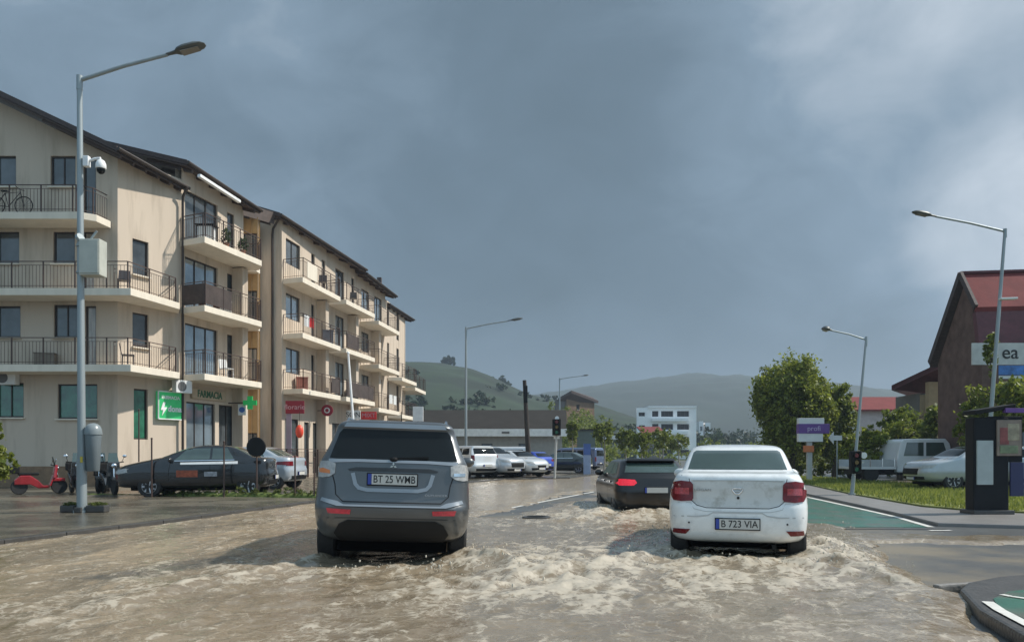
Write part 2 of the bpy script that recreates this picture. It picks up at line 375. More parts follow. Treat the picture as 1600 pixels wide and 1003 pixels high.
# V shaped wakes trailing off each car, and short arcs of standing waves behind them
def vwake(u_, v2, hw, sp, seed):
    q = np.abs(u_)+.18*(nA-.5)*4*(.3+np.clip(-v2, 0, 9)*.25); c = hw+sp*np.clip(.6-v2, 0, 9)
    return np.exp(-((q-c)/(.10+.05*np.clip(-v2, 0, 9)))**2)*sstep(2.2, .8, v2)*sstep(-4.5, -.5, v2)
vw = np.clip(vwake(lx, ly, .80, .50, 1)+vwake(sx_, sy_, .85, .55, 2)+.8*vwake(dx_, dy_, .85, .45, 3)+.6*vwake(lx+.2, ly, .15, .85, 4), 0, 1)
arcs = np.sin((np.hypot(lx*.8, ly-2)+.35*(nA-.5)*4)*9.5)*g2(lx, ly+1.6, 2.0, 1.7)+np.sin((np.hypot(sx_*.8, sy_-2)+.35*(nA-.5)*4)*9.5)*g2(sx_, sy_+1.4, 2.2, 1.6)
wet = sstep(.25, -.5, d)
left = sstep(-1.0, -3.5, X-(Y-9)*.1)
amp = wet*(.014+.038*turb+.012*left)
Z = lvl + amp*((nA-.5)*1.3+(rid**3-.45)*.50+(stc**3-.45)*.40+(nC-.5)*.13) + mound*wet*(.35+.9*nA*rid) + wet*(.06*vw*(.6+rid*.5)+.016*arcs)+wet*(.5+nB)*(.05*(g2(lx-.72, ly-.35, .30, .45)+g2(lx+.72, ly-.35, .30, .45))+.05*(g2(sx_-.78, sy_-.5, .32, .5)+g2(sx_+.78, sy_-.5, .32, .5))) + wet*left*.03*(st-.75) + wet*.018*(ridA-.8)
Z -= .05*g2(sx_, sy_-2, .8, 2.2)+.05*g2(lx, ly-2, .8, 2.0)
foam = sstep(.72, .98, rid*.62+nC*.45+turb*.22-.10)*turb
foam += .55*sstep(.56, .75, nB+turb*.05)*turb*sstep(.35, .65, nC+turb*.1)
foam += sstep(.955, .995, ridA)*.55*sstep(.3, .55, nC)*(.35+turb)
foam += left*(sstep(.86, .985, st)*.46*sstep(.25, .6, nC)+.05)
foam += left*.35*sstep(.72, .95, fbm(U*1.2, V*.16, 19, 3)*1.35)
foam += .35*sstep(.6, .8, nC)*sstep(.42, .6, nA)+.06*sstep(12, 8, Y)
edge = sstep(-.30, -.04, d+bn*.9)*sstep(.12, 0, d+bn*.9)
foam += edge*.75*sstep(.3, .6, nC)
foam += vw*.75*sstep(.35, .75, rid)
foam = foam*(.35+.65*sstep(.55, .9, stc)); foam += .13*turb+sstep(.80, .97, stc)*turb*.62
foam += mound*1.5*sstep(.35, .65, nB)
foam *= .55+.6*sstep(.40, .62, nB*.6+nC*.4)
foam = np.clip(foam, 0, 1)*wet
foam += .10*sstep(10, 7, Y)*sstep(.45, .65, nA)
mx_, my_ = G(838, 812.5).x, G(838, 812.5).y; Z = Z*(1-g2(X-mx_, Y-my_, .5, .5))+.045*g2(X-mx_, Y-my_, .5, .5); foam *= 1-g2(X-mx_, Y-my_, .4, .4)
foam *= 1-.8*g2(sx_+.1, sy_-1.9, .95, 2.1); foam *= 1-.8*g2(lx, ly-1.9, .8, 1.8)
clear = sstep(.15, -.15, dS2+bn*.6)
tanc = np.maximum(sstep(-3.2, -6.5, X-(Y-9)*.2)*sstep(.35, .6, fbm(U*.5, V*.08, 21, 3)), sstep(13, 20, Y)*(.55+.45*sstep(.4, .6, fbm(U*.4, V*.1, 22, 3))))       # thin film where the road shows through
wm = bpy.data.materials.new('flood_water'); wm.use_nodes = True; t = wm.node_tree; b = t.nodes['Principled BSDF']
at = t.nodes.new('ShaderNodeAttribute'); at.attribute_name = 'foam'; ac = t.nodes.new('ShaderNodeAttribute'); ac.attribute_name = 'clear'
tcn = t.nodes.new('ShaderNodeTexCoord'); no = t.nodes.new('ShaderNodeTexNoise'); no.inputs['Scale'].default_value = 1.3; no.inputs['Detail'].default_value = 9; no.inputs['Roughness'].default_value = .68
t.links.new(tcn.outputs['Object'], no.inputs[0])
rp = t.nodes.new('ShaderNodeValToRGB'); t.links.new(no.outputs['Fac'], rp.inputs[0]); rp.color_ramp.elements[0].position = .33; rp.color_ramp.elements[1].position = .68
rp.color_ramp.elements[0].color = (.180, .138, .090, 1); rp.color_ramp.elements[1].color = (.262, .208, .142, 1)
mc = t.nodes.new('ShaderNodeMix'); mc.data_type = 'RGBA'; t.links.new(ac.outputs['Fac'], mc.inputs[0]); t.links.new(rp.outputs[0], mc.inputs[6]); mc.inputs[7].default_value = (.085, .078, .065, 1)
mx = t.nodes.new('ShaderNodeMix'); mx.data_type = 'RGBA'; 
sn = t.nodes.new('ShaderNodeTexNoise'); sn.inputs['Scale'].default_value = 30; sn.inputs['Detail'].default_value = 5; sn.inputs['Roughness'].default_value = .7; t.links.new(tcn.outputs['Object'], sn.inputs[0])
m1 = t.nodes.new('ShaderNodeMath'); m1.operation = 'MULTIPLY_ADD'; t.links.new(sn.outputs['Fac'], m1.inputs[0]); m1.inputs[1].default_value = .85; m1.inputs[2].default_value = -.80
m2 = t.nodes.new('ShaderNodeMath'); m2.operation = 'ADD'; 
wr = t.nodes.new('ShaderNodeTexNoise'); wr.inputs['Scale'].default_value = 2.6; wr.inputs['Detail'].default_value = 4; t.links.new(tcn.outputs['Object'], wr.inputs[0])
wv = t.nodes.new('ShaderNodeVectorMath'); wv.operation = 'MULTIPLY_ADD'; t.links.new(wr.outputs['Color'], wv.inputs[0]); wv.inputs[1].default_value = (.75, .75, 0)
mpv = t.nodes.new('ShaderNodeMapping'); mpv.inputs['Scale'].default_value = (1, .55, 1); mpv.inputs['Rotation'].default_value = (0, 0, .3); t.links.new(tcn.outputs['Object'], mpv.inputs[0]); t.links.new(mpv.outputs[0], wv.inputs[2])
lace = None
for sc_v, wt in ((4.2, .48), (11, .47)):
    vo = t.nodes.new('ShaderNodeTexVoronoi'); vo.feature = 'DISTANCE_TO_EDGE'; vo.inputs['Scale'].default_value = sc_v; t.links.new(wv.outputs[0], vo.inputs['Vector'])
    mm = t.nodes.new('ShaderNodeMapRange'); mm.inputs[1].default_value = 0; mm.inputs[2].default_value = .28; mm.inputs[3].default_value = wt; mm.inputs[4].default_value = 0; t.links.new(vo.outputs['Distance'], mm.inputs[0])
    if lace is None: lace = mm.outputs[0]
    else:
        ad = t.nodes.new('ShaderNodeMath'); ad.operation = 'ADD'; t.links.new(lace, ad.inputs[0]); t.links.new(mm.outputs[0], ad.inputs[1]); lace = ad.outputs[0]
ml = t.nodes.new('ShaderNodeMath'); ml.operation = 'ADD'; t.links.new(lace, ml.inputs[0]); t.links.new(m1.outputs[0], ml.inputs[1])
t.links.new(at.outputs['Fac'], m2.inputs[0]); t.links.new(ml.outputs[0], m2.inputs[1])
m3_ = t.nodes.new('ShaderNodeMapRange'); m3_.interpolation_type = 'SMOOTHSTEP'; t.links.new(m2.outputs[0], m3_.inputs[0]); m3_.inputs[1].default_value = .22; m3_.inputs[2].default_value = 1.30; t.links.new(m3_.outputs[0], mx.inputs[0]); a3 = t.nodes.new('ShaderNodeAttribute'); a3.attribute_name = 'silt'; ms = t.nodes.new('ShaderNodeMix'); ms.data_type = 'RGBA'; t.links.new(a3.outputs['Fac'], ms.inputs[0]); t.links.new(mc.outputs[2], ms.inputs[6]); ms.inputs[7].default_value = (.38, .295, .195, 1); t.links.new(ms.outputs[2], mx.inputs[6]); mx.inputs[7].default_value = (.48, .42, .33, 1)
t.links.new(mx.outputs[2], b.inputs['Base Color'])
mr = t.nodes.new('ShaderNodeMapRange'); t.links.new(m3_.outputs[0], mr.inputs[0]); mr.inputs[3].default_value = .17; mr.inputs[4].default_value = .42; t.links.new(mr.outputs[0], b.inputs['Roughness'])
nb = t.nodes.new('ShaderNodeTexNoise'); nb.inputs['Scale'].default_value = 9; nb.inputs['Detail'].default_value = 3; nb.inputs['Roughness'].default_value = .65; t.links.new(tcn.outputs['Object'], nb.inputs[0])
bp = t.nodes.new('ShaderNodeBump'); bp.inputs['Strength'].default_value = .40; bp.inputs['Distance'].default_value = .03; t.links.new(nb.outputs['Fac'], bp.inputs['Height']); t.links.new(bp.outputs[0], b.inputs['Normal']); t.links.new(bp.outputs[0], b.inputs['Coat Normal']); b.inputs['Coat Weight'].default_value = .22; b.inputs['Coat Roughness'].default_value = .10; b.inputs['Coat IOR'].default_value = 1.45
MATS['flood_water'] = wm
# keep only cells that can be seen above the road
wo_ = grid_mesh('flood_water', X, Y, Z, wm, {'foam': foam, 'clear': clear, 'silt': tanc})
tag(wo_, kind='structure')
bm = bmesh.new(); bm.from_mesh(wo_.data); bmesh.ops.delete(bm, geom=[v for v in bm.verts if v.co.z < -.025], context='VERTS'); bm.to_mesh(wo_.data); bm.free(); wo_.data.shade_smooth()

# droplets thrown up beside the tyres (too many to count)
M_drop = mat('spray_drops', (.55, .50, .41), rough=.25, var=.1)
rg = np.random.RandomState(4); dm = MB()
def spray(P, ox, oy, sx, sy, h, n, rmax=.010):
    c, s_ = math.cos(P[2]), math.sin(P[2])
    for _ in range(n):
        a = ox+rg.randn()*sx; b_ = oy+rg.randn()*sy; z = .06+abs(rg.randn())*h*math.exp(-abs(a-ox)/(sx*1.6)); r = .004+rg.rand()**3*rmax
        if abs(a) < .93 and b_ > .0: continue
        dm.ball((P[0]+a*c-b_*s_, P[1]+a*s_+b_*c, z), (r, r, r*(1+rg.rand())), 5, 4)
spray(LOGP, 1.25, .9, .35, .9, .19, 420); spray(LOGP, -1.2, 1.0, .3, .9, .16, 300); spray(SUVP, 1.4, 0, .5, 1.0, .11, 350)
spray(DKP, -1.2, .2, .7, 1.5, .13, 220); spray(LOGP, 0, -.2, .7, .12, .06, 120); spray(SUVP, .2, -.25, .8, .12, .05, 120)
do = dm.build('water_spray', M_drop, smooth=True, flip=False); tag(do, kind='stuff')

# manhole cover
mh = thing('manhole_cover', 'dark oval manhole cover showing above the muddy water between the two cars', 'manhole cover', G(838, 812.5)+Vector((0, 0, .055)))
MB().lathe([(.30, -.05), (.30, .02), (.27, .028), (.26, .022), (.02, .022)], 28).build('frame', M_kerbd, mh, smooth=True)
b_ = MB()
for i in range(-3, 4): b_.box(-.2+abs(i)*.02, .2-abs(i)*.02, i*.065-.012, i*.065+.012, .022, .03)
b_.build('rib', mat('iron', (.045, .04, .037), rough=.4, metal=.6), mh)
# ------------------------------------------------------------------ cars
M_glass = mat('car_glass', (.008, .010, .011), rough=.05, var=.05, spec=.22)
M_glassg = mat('car_glass_green', (.045, .07, .062), rough=.05, var=.15, spec=.9, coat=.5)
M_black = mat('black_plastic', (.008, .008, .008), rough=.6, var=.2, spec=.25)
M_tyre = mat('tyre_rubber', (.014, .014, .014), rough=.7, var=.2, bump=.4, bscale=60)
M_rim = mat('alloy_rim', (.45, .46, .48), rough=.3, metal=.8)
M_chrome = mat('chrome', (.75, .76, .78), rough=.12, metal=1)
M_red = mat('red_lens', (.15, .004, .008), rough=.2, var=.3, vscale=25, coat=.3, spec=.4)
M_redl = mat('lit_red_lens', (.80, .01, .03), rough=.15, var=.25, vscale=25, coat=.6, emit=.45)
M_clear = mat('clear_lens', (.36, .36, .35), rough=.1, var=.25, vscale=18, coat=1)
M_amber = mat('amber_lens', (.75, .22, .04), rough=.15, var=.2, coat=1)
M_plate = mat('plate_white', (.55, .54, .50), rough=.4, var=.06)
M_blue = mat('plate_blue', (.03, .06, .32), rough=.4)
M_ink = mat('black_ink', (.015, .015, .015), rough=.5)
M_gap = mat('panel_gap', (.012, .012, .013), rough=.9, var=0)
def paint(name, col, rough=.25, metal=0, dirt=.0, coat=1):
    return mat('paint_'+name, col, rough=rough, metal=metal, var=.04, vscale=2, coat=coat, **(dict(col2=tuple(c*.72+.03 for c in col), c2thr=(.5, .75), c2scale=6) if dirt else {}))

def pchip(xs, ys, xq):
    xs = np.array(xs, float); ys = np.array(ys, float); h = np.diff(xs); dl = np.diff(ys)/h; m = np.zeros(len(xs)); m[0] = dl[0]; m[-1] = dl[-1]
    for i in range(1, len(xs)-1):
        if dl[i-1]*dl[i] > 0:
            w1, w2 = 2*h[i]+h[i-1], h[i]+2*h[i-1]; m[i] = (w1+w2)/(w1/dl[i-1]+w2/dl[i])
    i = np.clip(np.searchsorted(xs, xq)-1, 0, len(xs)-2); t = (xq-xs[i])/h[i]
    return (2*t**3-3*t**2+1)*ys[i]+(t**3-2*t**2+t)*h[i]*m[i]+(-2*t**3+3*t**2)*ys[i+1]+(t**3-t**2)*h[i]*m[i+1]

TPL = {}   # levels: z, half width, rear y, front y, rear corner r, front corner r, rear bow, front bow
TPL['sedan'] = dict(L=4.35, wheel=(.62, 3.28), R=.315, wz=.30, lev=[
 (.26,.70,.22,4.18,.25,.5,.03,.1),(.30,.79,.10,4.28,.26,.5,.05,.12),(.40,.845,.025,4.33,.27,.55,.07,.14),(.60,.866,0,4.36,.28,.6,.08,.16),(.74,.868,.015,4.36,.28,.6,.08,.16),
 (.78,.866,.035,4.33,.28,.6,.08,.16),(.90,.853,.05,4.15,.26,.55,.07,.14),(1.02,.822,.055,3.75,.24,.5,.06,.12),(1.10,.785,.075,3.35,.22,.4,.06,.10),(1.135,.765,.115,3.2,.22,.35,.06,.08),
 (1.155,.745,.24,3.1,.2,.3,.06,.08),(1.170,.725,.44,3.02,.18,.3,.06,.08),(1.22,.705,.55,2.92,.16,.25,.06,.07),(1.42,.635,.93,2.42,.15,.25,.06,.06),(1.48,.60,1.06,2.25,.18,.25,.06,.05),
 (1.515,.53,1.22,2.05,.2,.25,.05,.04),(1.535,.34,1.45,1.85,.2,.2,.02,.02),(1.54,.12,1.60,1.72,.05,.05,0,0)])
TPL['suv'] = dict(L=4.65, wheel=(.80, 3.50), R=.37, wz=.36, lev=[
 (.30,.72,.34,4.40,.2,.5,.03,.1),(.36,.82,.20,4.5,.22,.5,.04,.12),(.50,.885,.07,4.6,.26,.55,.06,.14),(.62,.90,.015,4.64,.28,.6,.07,.16),(.74,.905,0,4.65,.28,.6,.07,.16),(.80,.902,.045,4.63,.27,.6,.07,.16),
 (.95,.895,.075,4.60,.26,.6,.07,.14),(1.10,.885,.095,4.45,.24,.55,.07,.12),(1.20,.872,.105,3.95,.22,.5,.07,.1),(1.30,.85,.13,3.55,.20,.4,.07,.09),(1.34,.83,.16,3.4,.18,.35,.07,.08),
 (1.42,.79,.21,3.25,.15,.3,.06,.08),(1.66,.71,.36,2.85,.13,.3,.05,.07),(1.715,.69,.34,2.72,.12,.3,.05,.06),(1.755,.65,.36,2.55,.12,.3,.04,.05),(1.79,.56,.45,2.3,.15,.3,.04,.04),(1.80,.3,.8,2.0,.1,.2,.01,.02),(1.802,.1,1.2,1.6,.05,.05,0,0)])
TPL['hatch'] = dict(L=4.3, wheel=(.72, 3.32), R=.32, wz=.31, lev=[
 (.24,.70,.25,4.1,.25,.5,.03,.1),(.32,.82,.08,4.22,.28,.5,.05,.12),(.50,.88,.01,4.29,.32,.6,.08,.16),(.66,.895,0,4.30,.34,.6,.09,.16),(.78,.89,.04,4.22,.34,.6,.09,.16),(.88,.872,.07,4.08,.33,.6,.09,.16),
 (.96,.845,.10,3.75,.30,.5,.09,.14),(1.02,.81,.16,3.35,.27,.4,.08,.1),(1.10,.775,.27,3.15,.24,.35,.08,.09),(1.28,.70,.56,2.72,.18,.3,.07,.07),(1.345,.665,.66,2.55,.18,.3,.06,.06),
 (1.375,.61,.80,2.35,.2,.3,.05,.05),(1.392,.40,1.15,2.05,.2,.2,.02,.03),(1.398,.12,1.5,1.8,.05,.05,0,0)])
TPL['van'] = dict(L=5.2, wheel=(.95, 4.2), R=.34, wz=.33, lev=[
 (.30,.80,.15,4.95,.12,.5,.02,.1),(.40,.92,.02,5.1,.14,.5,.02,.14),(.70,.965,0,5.2,.15,.5,.02,.16),(1.05,.97,.0,5.12,.15,.5,.02,.14),(1.22,.965,.01,4.75,.14,.45,.02,.12),(1.32,.955,.01,4.45,.14,.4,.02,.1),
 (1.90,.88,.04,3.85,.12,.3,.02,.08),(2.02,.84,.06,3.6,.12,.3,.02,.06),(2.08,.74,.14,3.35,.14,.3,.02,.04),(2.11,.4,.5,2.9,.1,.2,.01,.02),(2.115,.1,1.2,2.0,.05,.05,0,0)])
def ring_pts(w, r, f, rr, rf, br, bf):
    P = []; rr = min(rr, w*.9, (f-r)*.45); rf = min(rf, w*.9, (f-r)*.45)
    def rear(x): return r+br*(min(abs(x)/max(w, .01), 1))**2
    def front(x): return f-bf*(min(abs(x)/max(w, .01), 1))**2
    nE, nC_, nS = 7, 7, 16
    for i in range(nE): x = (w-rr)*i/nE; P.append((x, rear(x)))
    y0 = rear(w-rr)
    for i in range(nC_): a = math.pi/2*i/nC_; P.append((w-rr+rr*math.sin(a), y0+rr*(1-math.cos(a))))
    ya = y0+rr; y1 = front(w-rf); yb = y1-rf
    for i in range(nS): P.append((w, ya+(yb-ya)*i/nS))
    for i in range(nC_): a = math.pi/2*i/nC_; P.append((w-rf+rf*math.cos(a), yb+rf*math.sin(a)))
    for i in range(nE+1): x = (w-rf)*(1-i/nE); P.append((x, front(x)))
    return P + [(-x_, y_) for x_, y_ in P[-2:0:-1]]
class Car:
    def __init__(s, kind, pm, label, cat, loc, rz, group=None, name='parked_car', hs=1.0, ws=1.0, roll=0, water=False, rimmat=None, lod=0):
        T = TPL[kind]; s.T = T; s.pm = pm; s.root = thing(name, label, cat, loc, rz, group); s.lod = lod
        lev = T['lev']; q = [0]
        for a, b in zip(lev[:-1], lev[1:]): q.append(q[-1]+math.sqrt((a[0]-b[0])**2+(a[1]-b[1])**2*1.+(.35*(a[2]-b[2]))**2+(.25*(a[3]-b[3]))**2)+.02)
        nl = 56 if lod == 0 else 30
        tq = np.linspace(0, q[-1], nl); cols = [pchip(q, [l[k] for l in lev], tq) for k in range(8)]
        mb = MB()
        for i in range(nl):
            z, w, r, f, rr, rf, br, bf = [c[i] for c in cols]
            for x_, y_ in ring_pts(w, r, f, rr, rf, br, bf): mb.v.append((x_, y_, z))
        n = len(mb.v)//nl
        for i in range(nl-1):
            for k in range(n): k2 = (k+1) % n; mb.f.append((i*n+k, i*n+k2, (i+1)*n+k2, (i+1)*n+k))
        mb.f.append(tuple(range(n))[::-1]); mb.f.append(tuple((nl-1)*n+k for k in range(n)))
        me = bpy.data.meshes.new('body'); me.from_pydata(mb.v, [], mb.f); me.update()
        s.bvh = BVHTree.FromPolygons([Vector(v) for v in mb.v], mb.f)
        o = link_mesh('body', me, pm, s.root); me.materials.append(M_black)
        # wheel arches cut out of the body
        cut = MB(); Ra = T['R']+.055; W_ = max(l[1] for l in lev)
        for yw in T['wheel']:
            for sg in (-1, 1):
                n_ = 32; vs = []
                for xx in (sg*(W_-.27), sg*(W_+.2)):
                    for k in range(n_):
                        a = 2*math.pi*k/n_; vs.append((xx, yw+Ra*math.cos(a), T['wz']+Ra*math.sin(a)))
                cut.add(vs, [tuple(range(n_)), tuple(range(n_, 2*n_))[::-1]]+[(k, n_+k, n_+(k+1) % n_, (k+1) % n_) for k in range(n_)])
        co = cut.build('cutter', M_black)
        md = o.modifiers.new('b', 'BOOLEAN'); md.operation = 'DIFFERENCE'; md.object = co; md.solver = 'EXACT'
        new = bpy.data.meshes.new_from_object(o.evaluated_get(bpy.context.evaluated_depsgraph_get()))
        o.modifiers.clear(); new.name = 'body'; new.materials.clear(); new.materials.append(pm); new.materials.append(M_black); o.data = new; bpy.data.objects.remove(co)
        for p in new.polygons:
            c = p.center; ins = 0
            for yw in T['wheel']:
                if abs(math.hypot(c.y-yw, c.z-T['wz'])-Ra) < .02 and abs(c.x) < W_-.01 and abs(c.x) > W_-.28 and abs(p.normal.x) < .3: ins = 1
                if math.hypot(c.y-yw, c.z-T['wz']) < Ra and abs(abs(c.x)-(W_-.27)) < .01: ins = 1
            if c.z < lev[0][0]+.005: ins = 1
            p.material_index = ins
        new.shade_smooth()
        try: new.set_sharp_from_angle(angle=R(33))
        except Exception: pass
        s.body = o
        MB().box(-W_*.72, W_*.72, .35, T['L']-.5, .17, lev[0][0]+.05).build('underbody', mat('underside_shade_black', (.003, .003, .003), rough=1, spec=0), s.root, bevel=.03)  # near-black colour stands for the shade under the car
        for yw in T['wheel']:
            for sg in (-1, 1): s.wheel(sg*(W_-.125), yw, sg, rimmat)
        s.root.scale = (ws, ws, hs); s.root.rotation_euler = (0, 0, 0)
        s.root.rotation_euler = (Matrix.Rotation(rz, 3, 'Z') @ Matrix.Rotation(roll, 3, 'Y')).to_euler()
    def wheel(s, x, y, sg, rimmat):
        w = bpy.data.objects.new('wheel', None); COL.objects.link(w); w.parent = s.root; w.location = (x, y, s.T['wz']); w.empty_display_size = .2
        Rw = s.T['R']; h = .11
        MB().lathe([(Rw*.62, -h*.9), (Rw*.93, -h), (Rw, -h*.75), (Rw, h*.75), (Rw*.93, h), (Rw*.66, h*.95), (Rw*.62, h*.6)], 28, 'x').build('tyre', M_tyre, w, smooth=True)
        b = MB(); b.lathe([(Rw*.64, sg*h*.2), (Rw*.64, sg*h*.9), (Rw*.60, sg*h*.92), (Rw*.59, sg*h*.35)], 28, 'x'); b.lathe([(.05, sg*h*.3), (.05, sg*h*.85), (.03, sg*h*.9)], 12, 'x')
        for k in range(7):
            a = 2*math.pi*k/7; b.bar((sg*h*.72, .04*math.cos(a), .04*math.sin(a)), (sg*h*.80, Rw*.61*math.cos(a), Rw*.61*math.sin(a)), .03, .05)
        b.build('rim', rimmat or M_rim, w, smooth=False)
    def patch(s, name, poly, side, m, off=.006, parent=None, step=.07, skirt=.02, smooth=True):
        # a real thin shell of the body surface: outline in the plane of 'side', pressed onto the body
        bm = bmesh.new(); vs = [bm.verts.new((p[0], p[1], 0)) for p in poly]; bm.faces.new(vs)
        xs = [p[0] for p in poly]; ys = [p[1] for p in poly]
        for ax, lo, hi in ((0, min(xs), max(xs)), (1, min(ys), max(ys))):
            n = int((hi-lo)/step)
            for i in range(1, n+1):
                c = lo+(hi-lo)*i/(n+1); co = [0, 0, 0]; co[ax] = c; no_ = [0, 0, 0]; no_[ax] = 1
                bmesh.ops.bisect_plane(bm, geom=bm.verts[:]+bm.edges[:]+bm.faces[:], plane_co=co, plane_no=no_)
        D = {'rear': (Vector((0, 1, 0)), lambda a, b: Vector((a, -2, b))), 'front': (Vector((0, -1, 0)), lambda a, b: Vector((a, 8, b))),
             'right': (Vector((-1, 0, 0)), lambda a, b: Vector((3, a, b))), 'left': (Vector((1, 0, 0)), lambda a, b: Vector((-3, a, b))), 'top': (Vector((0, 0, -1)), lambda a, b: Vector((a, b, 4)))}[side]
        for v in bm.verts:
            o = D[1](v.co.x, v.co.y); loc, nrm_, i, d_ = s.bvh.ray_cast(o, D[0], 12)
            if loc is None: loc, nrm_, i, d_ = s.bvh.find_nearest(o+D[0]*(2.3 if side in ('left', 'right') else 2.1))
            if nrm_.dot(D[0]) > 0: nrm_ = -nrm_
            v.co = loc + (nrm_*.5-D[0]*.5).normalized()*off
        if skirt:
            be = [e for e in bm.edges if e.is_boundary]; ret = bmesh.ops.extrude_edge_only(bm, edges=be)
            for v in [g for g in ret['geom'] if isinstance(g, bmesh.types.BMVert)]: v.co += D[0]*(skirt+off)
        bmesh.ops.recalc_face_normals(bm, faces=bm.faces)
        me = bpy.data.meshes.new(name); bm.to_mesh(me); bm.free()
        # outward
        o = link_mesh(name, me, m, parent or s.root)
        a_ = sum((p.normal*p.area for p in me.polygons), Vector())
        if a_.dot(D[0]) > 0: me.flip_normals()
        if smooth:
            me.shade_smooth()
            try: me.set_sharp_from_angle(angle=R(40))
            except Exception: pass
        return o
    def pair(s, name, poly, side, m, **k):
        a = s.patch(name, poly, side, m, **k)
        if side in ('rear', 'front', 'top'): b = s.patch(name, [(-p[0], p[1]) for p in poly][::-1], side, m, **k)
        else: b = s.patch(name, poly, 'left' if side == 'right' else 'right', m, **k)
        return a, b
    def line(s, name, pts, side, m, w=.008, off=.003, parent=None):
        L_, R_ = [], []
        for i, p in enumerate(pts):
            a = Vector(pts[max(i-1, 0)]); b = Vector(pts[min(i+1, len(pts)-1)]); d_ = (b-a).normalized(); n_ = Vector((-d_.y, d_.x))*w/2
            L_.append((p[0]+n_.x, p[1]+n_.y)); R_.append((p[0]-n_.x, p[1]-n_.y))
        return s.patch(name, L_+R_[::-1], side, m, off=off, parent=parent, step=.12, skirt=0)
    def surf(s, a, b, side='rear'):
        o = Vector((a, -2, b)); d_ = Vector((0, 1, 0))
        if side == 'right': o = Vector((3, a, b)); d_ = Vector((-1, 0, 0))
        if side == 'left': o = Vector((-3, a, b)); d_ = Vector((1, 0, 0))
        if side == 'front': o = Vector((a, 8, b)); d_ = Vector((0, -1, 0))
        l, n_, i, d2 = s.bvh.ray_cast(o, d_, 12)
        if l is None: l = s.bvh.find_nearest(o+d_*2)[0]
        return l
    def plate(s, x, z, txt, w=.52, h=.12, side='rear', out=.02):
        p = s.surf(x, z, side); sg = -1 if side == 'rear' else 1; y = p.y+sg*out
        fr = MB().box(x-w/2-.012, x+w/2+.012, min(y, y-sg*.03), max(y, y-sg*.03), z-h/2-.014, z+h/2+.012).build('number_plate', M_black, s.root, bevel=.004)
        MB().box(x-w/2+.045, x+w/2, y+sg*.004-.002, y+sg*.004+.002, z-h/2, z+h/2).build('plate_face', M_plate, fr)
        MB().box(x-w/2, x-w/2+.043, y+sg*.004-.002, y+sg*.004+.002, z-h/2, z+h/2).build('country_band', M_blue, fr)
        if txt:
            to = text_mesh('lettering', txt, h*1.0, M_ink, fr, Matrix.Identity(4), depth=.001, bold=.001)
            wd_ = max(v.co.x for v in to.data.vertices)-min(v.co.x for v in to.data.vertices)
            to.data.transform(frame_mtx((x+.022, y-.0075, z-.002), (1, 0, 0), (0, 0, 1)) @ Matrix.Scale((w-.085)/wd_, 4, (1, 0, 0)))
        return fr
    def mirror(s, y, z, m=None, out=.11):
        for sg, sd in ((1, 'right'), (-1, 'left')):
            p = s.surf(y, z, sd); c = (p.x+sg*out, y, z+.06)
            b = MB().ball(c, (.11, .055, .08), 12, 8); o = b.build('door_mirror', m or s.pm, s.root, smooth=True)
            MB().bar((p.x-sg*.02, y, z+.02), (p.x+sg*.06, y, z+.03), .04, .03).build('mirror_arm', M_black, o)

def common_sedan(c, glass, side_detail=True, tl=M_red):
    c.patch('rear_window', [(-.635, 1.195), (.635, 1.195), (.575, 1.425), (.54, 1.448), (-.54, 1.448), (-.575, 1.425)], 'rear', glass)
    c.patch('windscreen', [(-.66, 1.16), (.66, 1.16), (.56, 1.44), (-.56, 1.44)], 'front', glass)
    c.pair('side_window', [(1.02, 1.12), (1.62, 1.11), (1.62, 1.44), (1.22, 1.44)], 'right', glass)
    c.pair('side_window', [(1.68, 1.11), (2.62, 1.08), (2.30, 1.43), (1.68, 1.44)], 'right', glass)
    if side_detail:
        for s_ in ('left', 'right'):
            c.line('door_gap', [(1.65, .32), (1.65, .75), (1.65, 1.08)], s_, M_gap, .012); c.line('door_gap', [(2.75, .34), (2.76, .75), (2.72, 1.02)], s_, M_gap, .012)
            c.line('door_gap', [(1.02, .62), (1.0, .9), (.98, 1.09)], s_, M_gap, .012)
            for y_ in (1.2, 2.05):
                c.patch('door_handle', [(y_, .90), (y_+.16, .90), (y_+.16, .93), (y_, .93)], s_, c.pm, off=.025)
    c.mirror(2.72, 1.03, out=.03)

